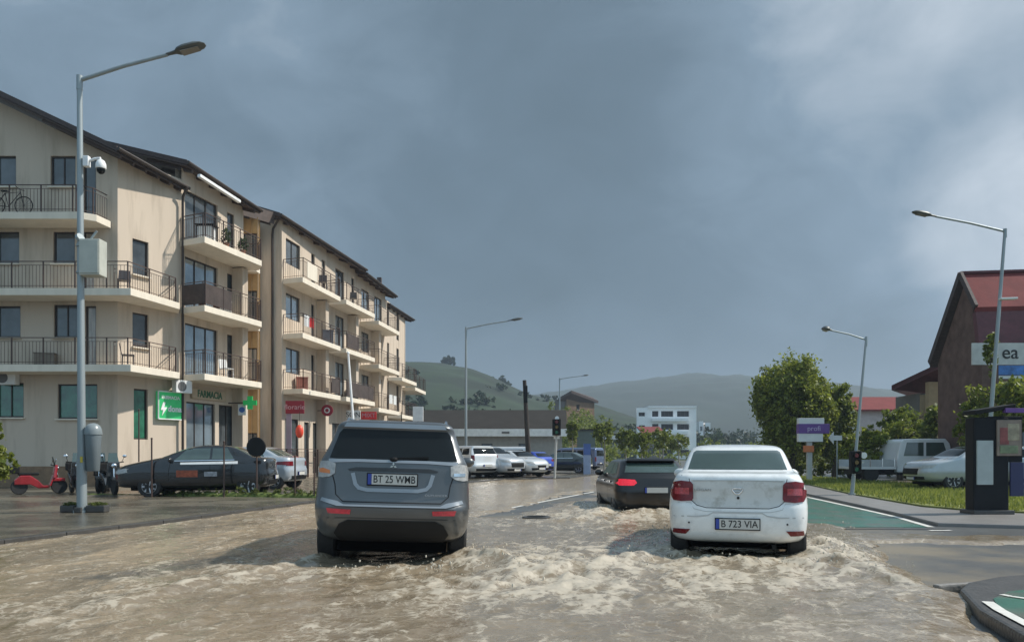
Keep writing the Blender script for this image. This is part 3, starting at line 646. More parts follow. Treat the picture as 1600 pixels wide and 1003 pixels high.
def white_sedan():
    pw = paint('white', (.78, .80, .79), rough=.3, dirt=1)
    c = Car('sedan', pw, 'white four-door saloon with dirty boot lid driving through the flood on the right', 'car', (LOGP[0], LOGP[1], -.01), LOGP[2], name='saloon_car', rimmat=mat('hub_cap', (.5, .51, .52), rough=.4, metal=.2))
    common_sedan(c, M_glassg)
    c.pair('fuel_flap', [(.62, .88), (.80, .88), (.80, 1.02), (.62, 1.02)], 'right', pw, off=.004)
    # boot lid and its gap
    outl = [(-.70, 1.125), (-.60, 1.08), (-.575, .95), (-.565, .80), (-.50, .745), (-.38, .715), (.38, .715), (.50, .745), (.565, .80), (.575, .95), (.60, 1.08), (.70, 1.125)]
    c.line('boot_gap', outl, 'rear', M_gap, .009)
    lid = c.patch('boot_lid', [(-.56, .97), (-.555, .80), (-.49, .757), (-.37, .727), (.37, .727), (.49, .757), (.555, .80), (.56, .97), (.575, 1.07), (-.575, 1.07)], 'rear',
                  mat('dusty_white', (.60, .605, .58), rough=.5, var=.06, vscale=4, col2=(.42, .41, .37), c2thr=(.5, .66), c2scale=5.5), off=.004)
    lid['label'] = 'boot lid dusty with splashed mud'
    c.line('boot_crease', [(-.55, 1.055), (0, 1.066), (.55, 1.055)], 'rear', mat('shade_grey', (.45, .45, .43), rough=.5), .01, off=.009, parent=lid)
    # tail lamps
    lamp = [(.545, .83), (.565, .80), (.70, .79), (.80, .80), (.835, .86), (.84, .98), (.80, 1.035), (.70, 1.055), (.58, 1.045), (.55, 1.01)]
    for la in c.pair('tail_lamp', lamp, 'rear', M_red, off=.014, step=.04):
        pass
    for sg in (1, -1):
        inner = [(.60, .88), (.78, .88), (.78, .965), (.60, .965)]
        p = [(sg*a, b) for a, b in inner]; p = p if sg > 0 else p[::-1]
        c.patch('lamp_reflector', p, 'rear', mat('pink_lens', (.42, .05, .06), rough=.1, var=.4, vscale=40, coat=1), off=.019, step=.05)
    c.pair('reflector', [(.585, .435), (.80, .435), (.815, .375), (.64, .372)], 'rear', M_red, off=.012)
    c.line('bumper_crease', [(-.80, .60), (-.5, .60), (-.36, .62), (-.30, .655), (.30, .655), (.36, .62), (.5, .60), (.80, .60)], 'rear', mat('crease', (.50, .51, .50), rough=.4), .016, off=.004)
    c.line('bumper_top', [(-.85, .775), (-.58, .775), (-.54, .70), (-.4, .668), (.4, .668), (.54, .70), (.58, .775), (.85, .775)], 'rear', mat('crease', (.5, .51, .5)), .008, off=.004)
    for sx in (-.60, .60):
        p = c.surf(sx, .52); MB().lathe([(.012, 0), (.012, .006)], 12, 'y', (sx, p.y-.006, .52)).build('parking_sensor', M_gap, c.root)
    c.plate(0, .515, 'B 723 VIA', .53, .125)
    p = c.surf(0, .93)
    # maker's emblem and faded lettering on the lid
    e = MB(); y0 = p.y-.02
    e.tube([(-.065, y0, .955), (-.05, y0-.004, .965), (.05, y0-.004, .965), (.065, y0, .955), (.05, y0, .925), (.02, y0, .895), (-.02, y0, .895), (-.05, y0, .925), (-.065, y0, .955)], .007, 6)
    e.bar((-.03, y0, .93), (.03, y0, .93), .01, .018); eo = e.build('emblem', M_chrome, c.root, smooth=True)
    MB().lathe([(.017, 0), (.017, .012)], 14, 'y', (.01, y0-.002, .845)).build('lock', M_gap, c.root)
    text_mesh('lettering', 'LOGAN', .042, mat('dull_chrome', (.30, .30, .29), rough=.3, metal=.5), c.root, frame_mtx((-.43, c.surf(-.43, .94).y-.014, .94), (1, -.05, 0), (0, 0, 1)) @ Matrix.Scale(1.5, 4, (1, 0, 0)), .002)
    MB().box(-.34, .34, .10, .16, .30, .34).build('bumper_lip', pw, c.root, bevel=.01)
    MB().bar((.45, .12, .22), (.45, .5, .24), .05, .05).build('exhaust', M_black, c.root)
    MB().tube([(-.7, .62, .28), (.7, .62, .28)], .05).build('rear_axle', M_black, c.root)
    return c
def grey_suv():
    pg = paint('grey', (.094, .100, .104), rough=.34, metal=.5, dirt=0); pl = paint('grey_light', (.27, .29, .31), rough=.3, metal=.45)
    c = Car('suv', pg, 'grey five-door off-roader with black rear window driving through the flood on the left', 'car', (SUVP[0], SUVP[1], -.005), SUVP[2], name='suv_car', roll=R(1.9), ws=1.05, hs=1.012)
    c.patch('rear_window', [(-.735, 1.315), (-.62, 1.305), (.62, 1.305), (.735, 1.315), (.655, 1.62), (.615, 1.672), (-.615, 1.672), (-.655, 1.62)], 'rear', M_glass, off=.008, step=.06)
    c.patch('windscreen', [(-.72, 1.36), (.72, 1.36), (.6, 1.70), (-.6, 1.70)], 'front', M_glass)
    for y0_, y1_ in ((.75, 1.15), (1.2, 1.98), (2.04, 2.9)):
        c.pair('side_window', [(y0_, 1.32), (y1_, 1.30), (min(y1_, 2.75), 1.62), (y0_+.05 if y0_ > 1 else .95, 1.66)], 'right', M_glass)
    for s_ in ('left', 'right'):
        for yy in (1.17, 2.02, 3.0): c.line('door_gap', [(yy, .42), (yy, .8), (yy, 1.28)], s_, M_gap, .012)
        c.patch('sill_cladding', [(1.28, .34), (3.05, .34), (3.05, .46), (1.28, .46)], s_, M_black, off=.01)
        for yy in (1.3, 2.2): c.patch('door_handle', [(yy, 1.06), (yy+.18, 1.06), (yy+.18, 1.10), (yy, 1.10)], s_, pg, off=.03)
    # spoiler, roof rails, aerial
    c.patch('spoiler', [(-.60, 1.700), (.60, 1.700), (.57, 1.745), (-.57, 1.745)], 'rear', pl, off=.035, skirt=.04)
    for sg in (-1, 1): MB().tube([(sg*.60, .62, 1.76), (sg*.60, .74, 1.81), (sg*.605, 1.6, 1.825), (sg*.60, 2.35, 1.80), (sg*.6, 2.45, 1.755)], .016, 8).build('roof_rail', M_chrome, c.root, smooth=True)
    MB().tube([(.05, .75, 1.78), (.05, .60, 1.92)], [.007, .003], 6).build('aerial', M_black, c.root)
    # bright band below the window
    c.patch('chrome_band', [(-.74, 1.255), (-.4, 1.272), (.4, 1.272), (.74, 1.255), (.745, 1.298), (.40, 1.305), (-.40, 1.305), (-.745, 1.298)], 'rear', pl, off=.012, step=.06)
    # tailgate
    tg = [(-.735, 1.25), (-.66, 1.0), (-.645, .88), (-.56, .80), (.56, .80), (.645, .88), (.66, 1.0), (.735, 1.25)]
    c.line('tailgate_gap', tg, 'rear', M_gap, .012)
    c.patch('tailgate_crease_shade', [(-.52, 1.185), (-.42, 1.21), (.42, 1.21), (.52, 1.185), (.50, 1.165), (-.50, 1.165)], 'rear', mat('dark_grey_strip', (.03, .033, .036), rough=.4), off=.010, step=.05)  # dark strip stands for the shade in the tailgate crease
    rec = [(-.50, 1.16), (-.46, 1.0), (-.40, .945), (-.30, .92), (.30, .92), (.40, .945), (.46, 1.0), (.50, 1.16)]
    c.patch('plate_recess', rec, 'rear', pg, off=.007)
    U = MB(); pts = []
    for a, b in rec:
        q = c.surf(a, b); pts.append((a, q.y-.006, b))
    c.line('recess_rim', [(-.46, 1.14), (-.425, 1.01), (-.385, .965), (-.29, .943), (.29, .943), (.385, .965), (.425, 1.01), (.46, 1.14)], 'rear', pl, .045, off=.016)
    c.plate(-.005, 1.075, 'BT 25 WMB', .56, .125, out=.035)
    c.patch('bumper_step', [(-.62, .80), (-.55, .765), (.55, .765), (.62, .80), (.80, .84), (.82, .80), (.62, .745), (-.62, .745), (-.82, .80), (-.80, .84)], 'rear', pl, off=.014, step=.06)
    # lamps
    lamp = [(.66, 1.245), (.665, 1.13), (.72, 1.09), (.80, 1.075), (.865, 1.08), (.872, 1.18), (.85, 1.265), (.75, 1.275)]
    for o in c.pair('tail_lamp', lamp, 'rear', M_clear, off=.016, step=.04): pass
    amb = [(-.845, 1.135), (-.72, 1.125), (-.72, 1.165), (-.80, 1.19), (-.85, 1.18)]
    c.patch('indicator_and_glare', amb, 'rear', M_amber, off=.021, step=.05)
    c.patch('indicator_and_glare', [(.70, 1.13), (.83, 1.13), (.83, 1.17), (.70, 1.165)], 'rear', M_chrome, off=.022, step=.05)  # chrome patch stands for the bright glare on the right lamp
    c.pair('reflector', [(.47, .655), (.72, .66), (.74, .72), (.46, .71)], 'rear', mat('bright_red', (.55, .02, .04), rough=.15, coat=1, var=.3, vscale=20), off=.012)
    # black lower valance with raised centre
    c.patch('rear_valance', [(-.60, .315), (.60, .315), (.66, .42), (.60, .53), (.50, .585), (-.50, .585), (-.60, .53), (-.66, .42)], 'rear', mat('matt_black', (.008, .008, .008), rough=.8), off=.012)
    c.line('bumper_line', [(-.84, .60), (-.5, .61), (.5, .61), (.84, .60)], 'rear', mat('dark_grey_strip', (.03, .033, .036)), .012)
    for i, (ex, ez, w_) in enumerate(((0, 1.235, .02),)):
        y_ = c.surf(0, 1.235).y-.024
        def rh(cx, cz, h_, w2): return [(cx, y_, cz+h_), (cx+w2, y_, cz), (cx, y_, cz-h_), (cx-w2, y_, cz)]
        e = MB()
        a = .028
        e.slab([(0, y_, 1.24), (.013, y_, 1.262), (0, y_, 1.284), (-.013, y_, 1.262)], (0, .004, 0))
        e.slab([(0, y_, 1.24), (.026, y_, 1.240), (.039, y_, 1.218), (.013, y_, 1.218)], (0, .004, 0)); e.slab([(0, y_, 1.24), (-.026, y_, 1.240), (-.039, y_, 1.218), (-.013, y_, 1.218)], (0, .004, 0))
        e.build('emblem', M_chrome, c.root)
    text_mesh('lettering', 'OUTLANDER', .035, M_chrome, c.root, frame_mtx((.50, c.surf(.50, .90).y-.012, .895), (1, .12, 0), (0, 0, 1)) @ Matrix.Scale(1.25, 4, (1, 0, 0)), .002)
    p0 = c.surf(.0, 1.32); p1 = c.surf(.38, 1.345)
    w = MB(); w.bar((-.02, p0.y-.02, 1.318), (.40, p1.y-.03, 1.345), .022, .03); w.ball((.0, p0.y-.02, 1.315), (.05, .03, .03), 10, 6); w.build('wiper', M_black, c.root)
    c.mirror(2.85, 1.22)
    MB().tube([(-.7, .8, .33), (.7, .8, .33)], .06).build('rear_axle', M_black, c.root)
    return c
def dress_hatch(c, lampm=M_red, plate=None, glass=M_glass, detail=True):
    c.patch('rear_window', [(-.66, 1.09), (.66, 1.09), (.57, 1.30), (-.57, 1.30)], 'rear', glass, off=.008)
    c.patch('windscreen', [(-.70, 1.06), (.70, 1.06), (.58, 1.33), (-.58, 1.33)], 'front', glass)
    c.pair('side_window', [(.78, 1.06), (1.50, 1.03), (1.50, 1.31), (1.15, 1.31)], 'right', glass)
    c.pair('side_window', [(1.56, 1.03), (2.75, 1.0), (2.48, 1.25), (2.25, 1.31), (1.56, 1.32)], 'right', glass)
    lamp = [(.42, .86), (.50, .80), (.80, .80), (.875, .86), (.87, .93), (.75, .95), (.46, .93)]
    c.pair('tail_lamp', lamp, 'rear', lampm, off=.012)
    c.pair('headlamp', [(.48, .66), (.80, .70), (.84, .80), (.60, .80)], 'front', M_clear, off=.012)
    c.patch('grille', [(-.3, .50), (.3, .50), (.32, .62), (-.32, .62)], 'front', M_black, off=.01)
    if detail:
        for s_ in ('left', 'right'):
            for yy in (1.53, 2.65): c.line('door_gap', [(yy, .36), (yy, .7), (yy, 1.0)], s_, M_gap, .014)
            for yy in (1.0, 2.0): c.patch('door_handle', [(yy, .84), (yy+.17, .84), (yy+.17, .875), (yy, .875)], s_, c.pm, off=.025)
    if plate is not None: c.plate(0, .70, plate, .52, .12, out=.03)
    c.mirror(2.62, .98)
def dress_suv(c, glass=M_glass):
    c.patch('rear_window', [(-.72, 1.33), (.72, 1.33), (.63, 1.66), (-.63, 1.66)], 'rear', glass, off=.008)
    c.patch('windscreen', [(-.72, 1.36), (.72, 1.36), (.6, 1.70), (-.6, 1.70)], 'front', glass)
    for y0_, y1_ in ((.5, 1.15), (1.2, 1.98), (2.04, 2.9)): c.pair('side_window', [(y0_, 1.32), (y1_, 1.30), (min(y1_, 2.75), 1.62), (y0_+.05 if y0_ > 1 else .62, 1.66)], 'right', glass)
    c.pair('tail_lamp', [(.72, .98), (.86, .98), (.84, 1.28), (.72, 1.28)], 'rear', M_red, off=.014)
    c.pair('headlamp', [(.50, .86), (.82, .88), (.86, 1.02), (.60, 1.0)], 'front', M_clear, off=.012)
    c.patch('grille', [(-.45, .60), (.45, .60), (.48, .85), (-.48, .85)], 'front', M_black, off=.01)
    for s_ in ('left', 'right'):
        for yy in (1.17, 2.02, 3.0): c.line('door_gap', [(yy, .42), (yy, .8), (yy, 1.28)], s_, M_gap, .012)
    c.mirror(2.85, 1.22)
def dress_van(c, glass=M_glass):
    c.patch('windscreen', [(-.82, 1.36), (.82, 1.36), (.74, 1.88), (-.74, 1.88)], 'front', glass)
    c.pair('side_window', [(3.35, 1.30), (4.25, 1.28), (3.85, 1.82), (3.35, 1.84)], 'right', glass)
    c.pair('side_window', [(1.9, 1.30), (3.2, 1.30), (3.2, 1.84), (1.9, 1.84)], 'right', glass)
    c.pair('side_window', [(.4, 1.30), (1.75, 1.30), (1.75, 1.84), (.5, 1.84)], 'right', glass)
    c.patch('rear_window', [(-.78, 1.30), (.78, 1.30), (.72, 1.84), (-.72, 1.84)], 'rear', glass)
    c.pair('headlamp', [(.55, .80), (.90, .82), (.90, 1.0), (.65, 1.0)], 'front', M_clear, off=.012)
    c.pair('tail_lamp', [(.84, .80), (.95, .80), (.95, 1.2), (.84, 1.2)], 'rear', M_red, off=.012)
    for s_ in ('left', 'right'):
        for yy in (1.82, 3.28, 4.3): c.line('door_gap', [(yy, .45), (yy, .9), (yy, 1.28)], s_, M_gap, .014)
    c.mirror(4.15, 1.25, M_black)
white_sedan(); grey_suv()
dk = Car('hatch', paint('brown_black', (.006, .0045, .004), rough=.3, coat=.35), 'black hatchback with lit red tail lamps half hidden behind the white saloon', 'car', (DKP[0], DKP[1], -.13), DKP[2], name='hatchback_car', hs=1.0)
dress_hatch(dk, M_redl, 'B 91 ROM' if False else '', glass=M_glassg)
dk.patch('spoiler', [(-.56, 1.315), (.56, 1.315), (.54, 1.35), (-.54, 1.35)], 'rear', dk.pm, off=.10, skirt=.1)

# parked cars on the left: heading along +Y at rz 0; rz = 90 deg faces left (-X)
def T0z(c): return c.T['lev'][1][0]+.04
def hatch(label, col, loc, deg, group=None, lampm=M_red, kind='hatch', metal=.3, ws=1, hs=1, nm='parked_car', cat='car', **k):
    c = Car(kind, paint(nm+str(col), col, metal=metal), label, cat, loc, R(deg), group, name=nm, lod=1, ws=ws, hs=hs, **k)
    c.patch('lower_bumper', [(-.62, T0z(c)), (.62, T0z(c)), (.66, T0z(c)+.14), (-.66, T0z(c)+.14)], 'rear', M_black, off=.01); c.patch('lower_bumper', [(-.62, T0z(c)), (.62, T0z(c)), (.66, T0z(c)+.12), (-.66, T0z(c)+.12)], 'front', M_black, off=.01)
    c.plate(0, {'hatch': .60, 'suv': .70, 'van': .62}.get(kind, .56), '', .50, .11, out=.03); c.plate(0, .44, '', .50, .11, side='front', out=.03)
    for s_ in ('left', 'right'): c.line('window_trim', {'hatch': [(.8, 1.01), (2.7, .975)], 'suv': [(.6, 1.285), (2.85, 1.28)], 'van': [(.3, 1.1), (4.5, 1.1)]}.get(kind, [(1.0, 1.09), (2.62, 1.06)]), s_, M_black if kind == 'van' else M_chrome, .02, off=.006)
    {'hatch': dress_hatch, 'suv': dress_suv, 'van': dress_van}.get(kind, lambda c_: common_sedan(c_, M_glassg))(c)
    return c
GL = 'cars parked in front of the beige apartment building'
# rear axle at px 388, front at px 248
c = hatch('long black saloon parked side-on with silver wheels and a painted white sun glint along the doors', (.012, .013, .015), (-7.38, 24.0, .115), 97, GL, kind='sedan', ws=1.06, hs=1.0, nm='parked_car')
c.patch('painted_sun_glint', [(.90, .97), (2.45, .95), (2.45, 1.01), (.90, 1.05)], 'left', mat('glint_white', (.8, .8, .78), rough=.25), off=.01)  # white strip painted in for the sun glint along the beltline
c.patch('door_poster', [(1.98, .58), (2.55, .58), (2.55, .78), (1.98, .78)], 'left', mat('poster_orange', (.30, .07, .03), rough=.5, var=.5, vscale=12), off=.008)
c.patch('sign_patch', [(1.45, .60), (1.80, .60), (1.80, .74), (1.45, .74)], 'left', mat('sign_grey', (.30, .31, .33), rough=.5, var=.5, vscale=16), off=.008)
c.pair('headlamp', [(.50, .66), (.80, .68), (.84, .82), (.62, .80)], 'front', M_clear, off=.012)
c.patch('headlamp', [(3.85, .72), (4.15, .66), (4.2, .78), (3.9, .84)], 'left', M_clear, off=.012)
c = hatch('silver saloon parked behind the tail of the long black saloon', (.42, .45, .48), (-7.75, 28.2, .115), 82, GL, kind='sedan', nm='parked_car', ws=1.02)
c.patch('tail_lamp', [(.12, .86), (.62, .88), (.62, .98), (.14, 1.0)], 'left', M_red, off=.015); c.pair('tail_lamp', [(.50, .84), (.80, .84), (.82, 1.0), (.52, 1.0)], 'rear', M_red, off=.014)
GC = 'cars parked in the bays at the end of the road'
hatch('white off-roader parked leftmost of the far bays, next to the mid street lamp', (.75, .76, .76), (-1.25, 39.5, .115), 38, GC, kind='suv', hs=.93, nm='parked_car')
hatch('silver off-roader parked between the white off-roader and the low silver hatchback', (.50, .52, .54), (-3.0, 43.4, .115), 226, GC, kind='suv', hs=.93, nm='parked_car')
hatch('low silver-white hatchback nosing toward the road in the far bays', (.62, .64, .65), (-1.35, 44.4, .115), 224, GC, nm='parked_car', hs=1.05)
hatch('bright blue small hatchback in the far bays', (.03, .07, .42), (2.15, 45.5, .115), 48, GC, nm='parked_car', hs=1.0, ws=.92)
hatch('dark green-grey saloon parked rightmost of the far bays', (.03, .04, .04), (5.15, 50, .115), 70, GC, kind='sedan', nm='parked_car', hs=.9)
hatch('white delivery van parked behind the blue hatchback under the long roof', (.62, .63, .64), (1.4, 58, .115), 84, GC, kind='van', nm='parked_van', cat='van', hs=.85)
hatch('blue-grey van parked beyond the dark saloon near the young trees', (.12, .16, .28), (7.6, 66, .0), 60, GC, kind='van', nm='parked_van', cat='van', hs=.9)
GR = 'vehicles parked beyond the lawn on the right'
hatch('silver people carrier parked side-on next to the black kiosk', (.40, .43, .45), (19.3, 28.6, .1), 93, GR, kind='suv', nm='parked_car', hs=.88)
tk = hatch('white flatbed truck facing right behind the silver people carrier', (.72, .73, .73), (14.3, 36.0, .1), -92, GR, kind='van', nm='flatbed_truck', cat='truck', hs=.92, ws=.9) if False else None
# flatbed truck built from a cab and an open bed
ft = thing('flatbed_truck', 'white flatbed truck facing right behind the silver people carrier', 'truck', (0, 0, 0), 0, GR); Yt = 35.0
tx = lambda px: (px-HX)/FPX*Yt; tz = lambda py: CAMH+(HY-py)/FPX*Yt; pw2 = paint('truck_white', (.70, .71, .71), rough=.3)
cbv = [(tx(1402), tz(716)), (tx(1408), tz(690)), (tx(1414), tz(685.5)), (tx(1478), tz(685)), (tx(1484), tz(692)), (tx(1490), tz(714)), (tx(1516), tz(718)), (tx(1522), tz(738)), (tx(1402), tz(738))]
MB().slab([(a, Yt, b) for a, b in cbv], (0, 1.9, 0)).build('cab', pw2, ft, bevel=.06)
MB().slab([(tx(1412), Yt-.01, tz(712)), (tx(1417), Yt-.01, tz(691)), (tx(1443), Yt-.01, tz(691)), (tx(1443), Yt-.01, tz(712))], (0, .03, 0)).build('side_window', M_glassg, ft)
MB().slab([(tx(1447), Yt-.01, tz(712)), (tx(1447), Yt-.01, tz(691)), (tx(1474), Yt-.01, tz(691)), (tx(1481), Yt-.01, tz(712))], (0, .03, 0)).build('side_window', M_glassg, ft)
MB().box(tx(1338), tx(1400), Yt, Yt+1.9, tz(733), tz(729)).build('bed_floor', pw2, ft, bevel=.01)
for y_ in (Yt, Yt+1.87): MB().box(tx(1338), tx(1400), y_, y_+.03, tz(729), tz(718)).build('bed_side', mat('bed_grey', (.45, .46, .46), rough=.5), ft, bevel=.01)
for i in range(4): MB().box(tx(1340+i*19), tx(1341.3+i*19), Yt-.02, Yt, tz(729), tz(716)).build('stake', M_galv_, ft) if False else MB().box(tx(1340+i*19), tx(1341.3+i*19), Yt-.02, Yt-.002, tz(729), tz(716)).build('stake', M_chrome, ft)
MB().box(tx(1342), tx(1518), Yt+.3, Yt+1.6, .42, tz(734)).build('chassis', M_black, ft)
for px_ in (1362, 1500):
    for y_ in (Yt+.14, Yt+1.76):
        w = MB().lathe([(.2, -.12), (.33, -.13), (.36, -.09), (.36, .09), (.33, .13), (.2, .12)], 24, 'y', (tx(px_), y_, .46)).build('wheel', M_tyre, ft, smooth=True); MB().lathe([(.19, -.10), (.19, .10)], 14, 'y', (tx(px_), y_, .46)).build('rim', M_rim, w)
# ------------------------------------------------------------------ apartment building, left
M_wall = mat('cream_render', (.55, .46, .365), rough=.85, var=.05, vscale=.7, bump=.15, bscale=90, col2=(.38, .31, .235), c2thr=(.50, .72), c2scale=1.6, streak=True)
M_slab = mat('balcony_render', (.70, .63, .52), rough=.8, var=.08, vscale=3, streak=True)
M_roof = mat('brown_roof', (.06, .042, .038), rough=.7, var=.3, vscale=8, bump=.6, bscale=30)
M_sof = mat('soffit_wood', (.075, .05, .04), rough=.6, var=.3, vscale=6)
M_frame = mat('brown_frame', (.035, .024, .019), rough=.5)
M_pane = mat('window_pane', (.075, .085, .09), rough=.07, var=.45, vscale=1.1, spec=1.0, metal=.15)
M_pane2 = mat('curtained_pane', (.30, .27, .23), rough=.12, var=.5, vscale=5, spec=1.0, streak=True)
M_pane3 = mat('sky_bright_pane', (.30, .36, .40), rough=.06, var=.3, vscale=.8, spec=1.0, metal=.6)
prng = random.Random(17)
M_paneg = mat('green_tinted_pane', (.02, .13, .07), rough=.1, var=.5, vscale=2.5, spec=1)
M_rail = mat('dark_railing', (.07, .042, .033), rough=.5)
M_base = mat('plinth_stone', (.22, .14, .08), rough=.7, var=.25, vscale=5)
M_wh = mat('white_panel', (.70, .70, .68), rough=.5, var=.06)
M_pvc = mat('white_pvc', (.8, .8, .79), rough=.35)
bld = thing('apartment_building', 'four-storey beige apartment building with long balconies and brown roofs', 'building', (-15, 32, 0))
bld.location = (0, 0, 0)
def upx(P, Q, px):
    k = (px-HX)/FPX; Ln = math.hypot(Q[0]-P[0], Q[1]-P[1]); dx, dy = (Q[0]-P[0])/Ln, (Q[1]-P[1])/Ln
    return (k*P[1]-P[0])/(dx-k*dy)
def wall(root, P, Q, z0, z1, ops, m=None, depth=.16, name='wall', pm=None, fm=None, mull=True):
    m = m or M_wall; P = Vector((P[0], P[1], 0)); Q = Vector((Q[0], Q[1], 0)); Ln = (Q-P).length; d_ = (Q-P)/Ln; n_ = Vector((d_.y, -d_.x, 0))   # outward: right of P->Q
    us = sorted({0, Ln, *[o[0] for o in ops], *[o[1] for o in ops]}); zs = sorted({z0, z1, *[o[2] for o in ops], *[o[3] for o in ops]})
    b = MB()
    def pt(u, z, dd=0): q = P+d_*u-n_*dd; return (q.x, q.y, z)
    for a, c in zip(us[:-1], us[1:]):
        for e_, f_ in zip(zs[:-1], zs[1:]):
            if any(o[0] <= (a+c)/2 <= o[1] and o[2] <= (e_+f_)/2 <= o[3] for o in ops): continue
            b.add([pt(a, e_), pt(c, e_), pt(c, f_), pt(a, f_)], [(0, 1, 2, 3)])
    for o in ops:
        a, c, e_, f_ = o[:4]
        for q in ([(a, e_), (a, f_)], [(c, f_), (c, e_)], [(a, f_), (c, f_)], [(c, e_), (a, e_)]):
            b.add([pt(*q[0]), pt(*q[1]), pt(*q[1], depth), pt(*q[0], depth)], [(0, 1, 2, 3)])
    db = max(.3, depth+.1); b.add([pt(0, z0, db), pt(Ln, z0, db), pt(Ln, z1, db), pt(0, z1, db)], [(3, 2, 1, 0)])
    w = b.build(name, m, root, flip=False)
    for o in ops:
        a, c, e_, f_ = o[:4]; kd = o[4] if len(o) > 4 else None
        f = MB(); fw = .055; dd = depth-.06
        def bar(u0, zz0, u1, zz1, w_=fw):
            f.bar(pt(u0, zz0, dd), pt(u1, zz1, dd), w_, w_)
        bar(a, e_+fw/2, c, e_+fw/2); bar(a, f_-fw/2, c, f_-fw/2); bar(a+fw/2, e_+fw, a+fw/2, f_-fw); bar(c-fw/2, e_+fw, c-fw/2, f_-fw)
        n = int((c-a)/.95)
        for i in range(1, n+1 if n > 0 else 1):
            if n < 1: break
            uu = a+(c-a)*i/(n+1) if n > 1 else (a+c)/2
            bar(uu, e_+fw, uu, f_-fw, .04)
        fo = f.build('window', fm or M_frame, root)
        g = MB(); g.slab([pt(a+.02, e_+.02, dd+.015), pt(c-.02, e_+.02, dd+.015), pt(c-.02, f_-.02, dd+.015), pt(a+.02, f_-.02, dd+.015)], -n_*.02)
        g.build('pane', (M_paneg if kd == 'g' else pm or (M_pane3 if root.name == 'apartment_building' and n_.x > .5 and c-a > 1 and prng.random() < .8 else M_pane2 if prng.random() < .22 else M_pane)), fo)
        if kd != 'd' and f_-e_ < 1.9:
            MB().bar(pt(a-.05, e_-.03, -.05), pt(c+.05, e_-.03, -.05), .14, .05).build('sill', M_slab, fo)
    return w
def railing(pts, z, h=1.0, step=.13, parent=None, m=None, name='railing', post=.04):
    b = MB()
    for p, q in zip(pts[:-1], pts[1:]):
        p = Vector((p[0], p[1], z)); q = Vector((q[0], q[1], z)); Ln = (q-p).length; u = Vector((0, 0, 1))
        b.bar(p+u*h, q+u*h, .04, .028); b.bar(p+u*.10, q+u*.10, .02, .018); b.bar(p+u*(h-.14), q+u*(h-.14), .016, .016)
        n = max(1, int(Ln/step))
        for i in range(n+1):
            r_ = p.lerp(q, i/n); big = i % 9 == 0; b.bar(r_+u*.02, r_+u*(h if big else h-.14), post if big else .012, post if big else .012)
    return b.build(name, m or M_rail, parent)
def balcony(root, pts, ztop, th=.26, rail=True, step=.13):
    o = MB().prism([(p[0], p[1]) for p in pts], ztop-th, ztop).build('balcony', M_slab, root, bevel=.015)
    if rail:
        cx = sum(p[0] for p in pts)/len(pts); cy = sum(p[1] for p in pts)/len(pts)
        ins = [(p[0]+(cx-p[0])*.03, p[1]+(cy-p[1])*.03) for p in pts]
        railing(ins, ztop, parent=o, step=step)
    return o
A = (-15.2, 29.6); B = (-13.9, 32.3); D_ = (-12.8, 36.6); F0 = (-27, 29.6)
zf = [4.68, 7.50, 10.32]
fx = lambda px: (px-800)/1200*29.6+27
zf_ = lambda py: 1.4+(708-py)*29.6/1200
ops = []
for (p0, p1, y0, y1, k) in [(-5, 25, 242, 292, None), (79, 118, 242, 292, None), (-5, 30, 362, 412, None), (83, 117, 362, 412, None), (-5, 32, 478, 527, None), (84, 124, 476, 527, None), (-5, 37, 598, 652, 'g'), (90, 152, 600, 654, 'g')]:
    ops.append((fx(p0), fx(p1), zf_(y1), min(12.85, zf_(y0)), k))
for (p0, p1, zb, y0) in [(130, 150, 10.34, 246), (130, 147, 7.52, 362), (133, 150, 4.70, 478)]: ops.append((fx(p0), fx(p1), zb, min(12.8, zf_(y0)), 'd'))
wall(bld, F0, A, .9, 12.9, ops)
ga = MB(); ga.slab([(-27, 29.6, 12.9), (-15.5, 29.6, 12.9), (-15.6, 29.6, 12.93), (-19.5, 29.6, 14.8), (-24, 29.6, 14.9+1.9), (-27, 29.6, 15.4)], (0, .28, 0)); ga.build('gable_wall', M_wall, bld)
wall(bld, F0, A, .1, .9, [], m=M_base, name='plinth'); wall(bld, A, B, .1, .9, [], m=M_base, name='plinth')
u = lambda px, P=A, Q=B: upx(P, Q, px)
wall(bld, A, B, .9, 12.9, [(u(207), u(232), 8.45, 9.85), (u(207), u(232), 5.6, 6.95), (u(209), u(231), 1.95, 3.95, 'g')])
v_ = lambda px: upx(B, D_, px)
o2 = []
for z in zf: o2 += [(v_(289), v_(340), z+.02, z+2.25, 'd'), (v_(355), v_(366), z+.02, z+2.2, 'd')]
o2 += [(v_(291), v_(336), .28, 3.6, 'd'), (v_(342), v_(369), .28, 3.6, 'd')]
wall(bld, B, D_, .1, 13.4, o2)
wall(bld, D_, (-13.4, 37.8), .1, 13.2, [])
wall(bld, (-13.4, 37.8), (-12.5, 37.8), .1, 13.0, [(.12, .85, z+.3, z+1.9, 'd') for z in zf]+[(.1, .85, .2, 2.4, 'd')], m=mat('ochre_render', (.42, .27, .12), rough=.8))
for z in zf: MB().box(-13.45, -12.4, 37.3, 37.8, z-.1, z+.12).build('loggia_slab', M_slab, bld, bevel=.01)
wall(bld, (-12.5, 37.8), (-12.9, 39.2), .1, 13.0, [])
E = [(-11.75, 39.2), (-10.72, 45.1), (-9.95, 49.8), (-9.05, 54.8), (-8.55, 61.5)]
wall(bld, (-12.95, 39.2), E[0], .1, 13.3, [])
tops = [13.3, 13.3, 12.9, 12.4]
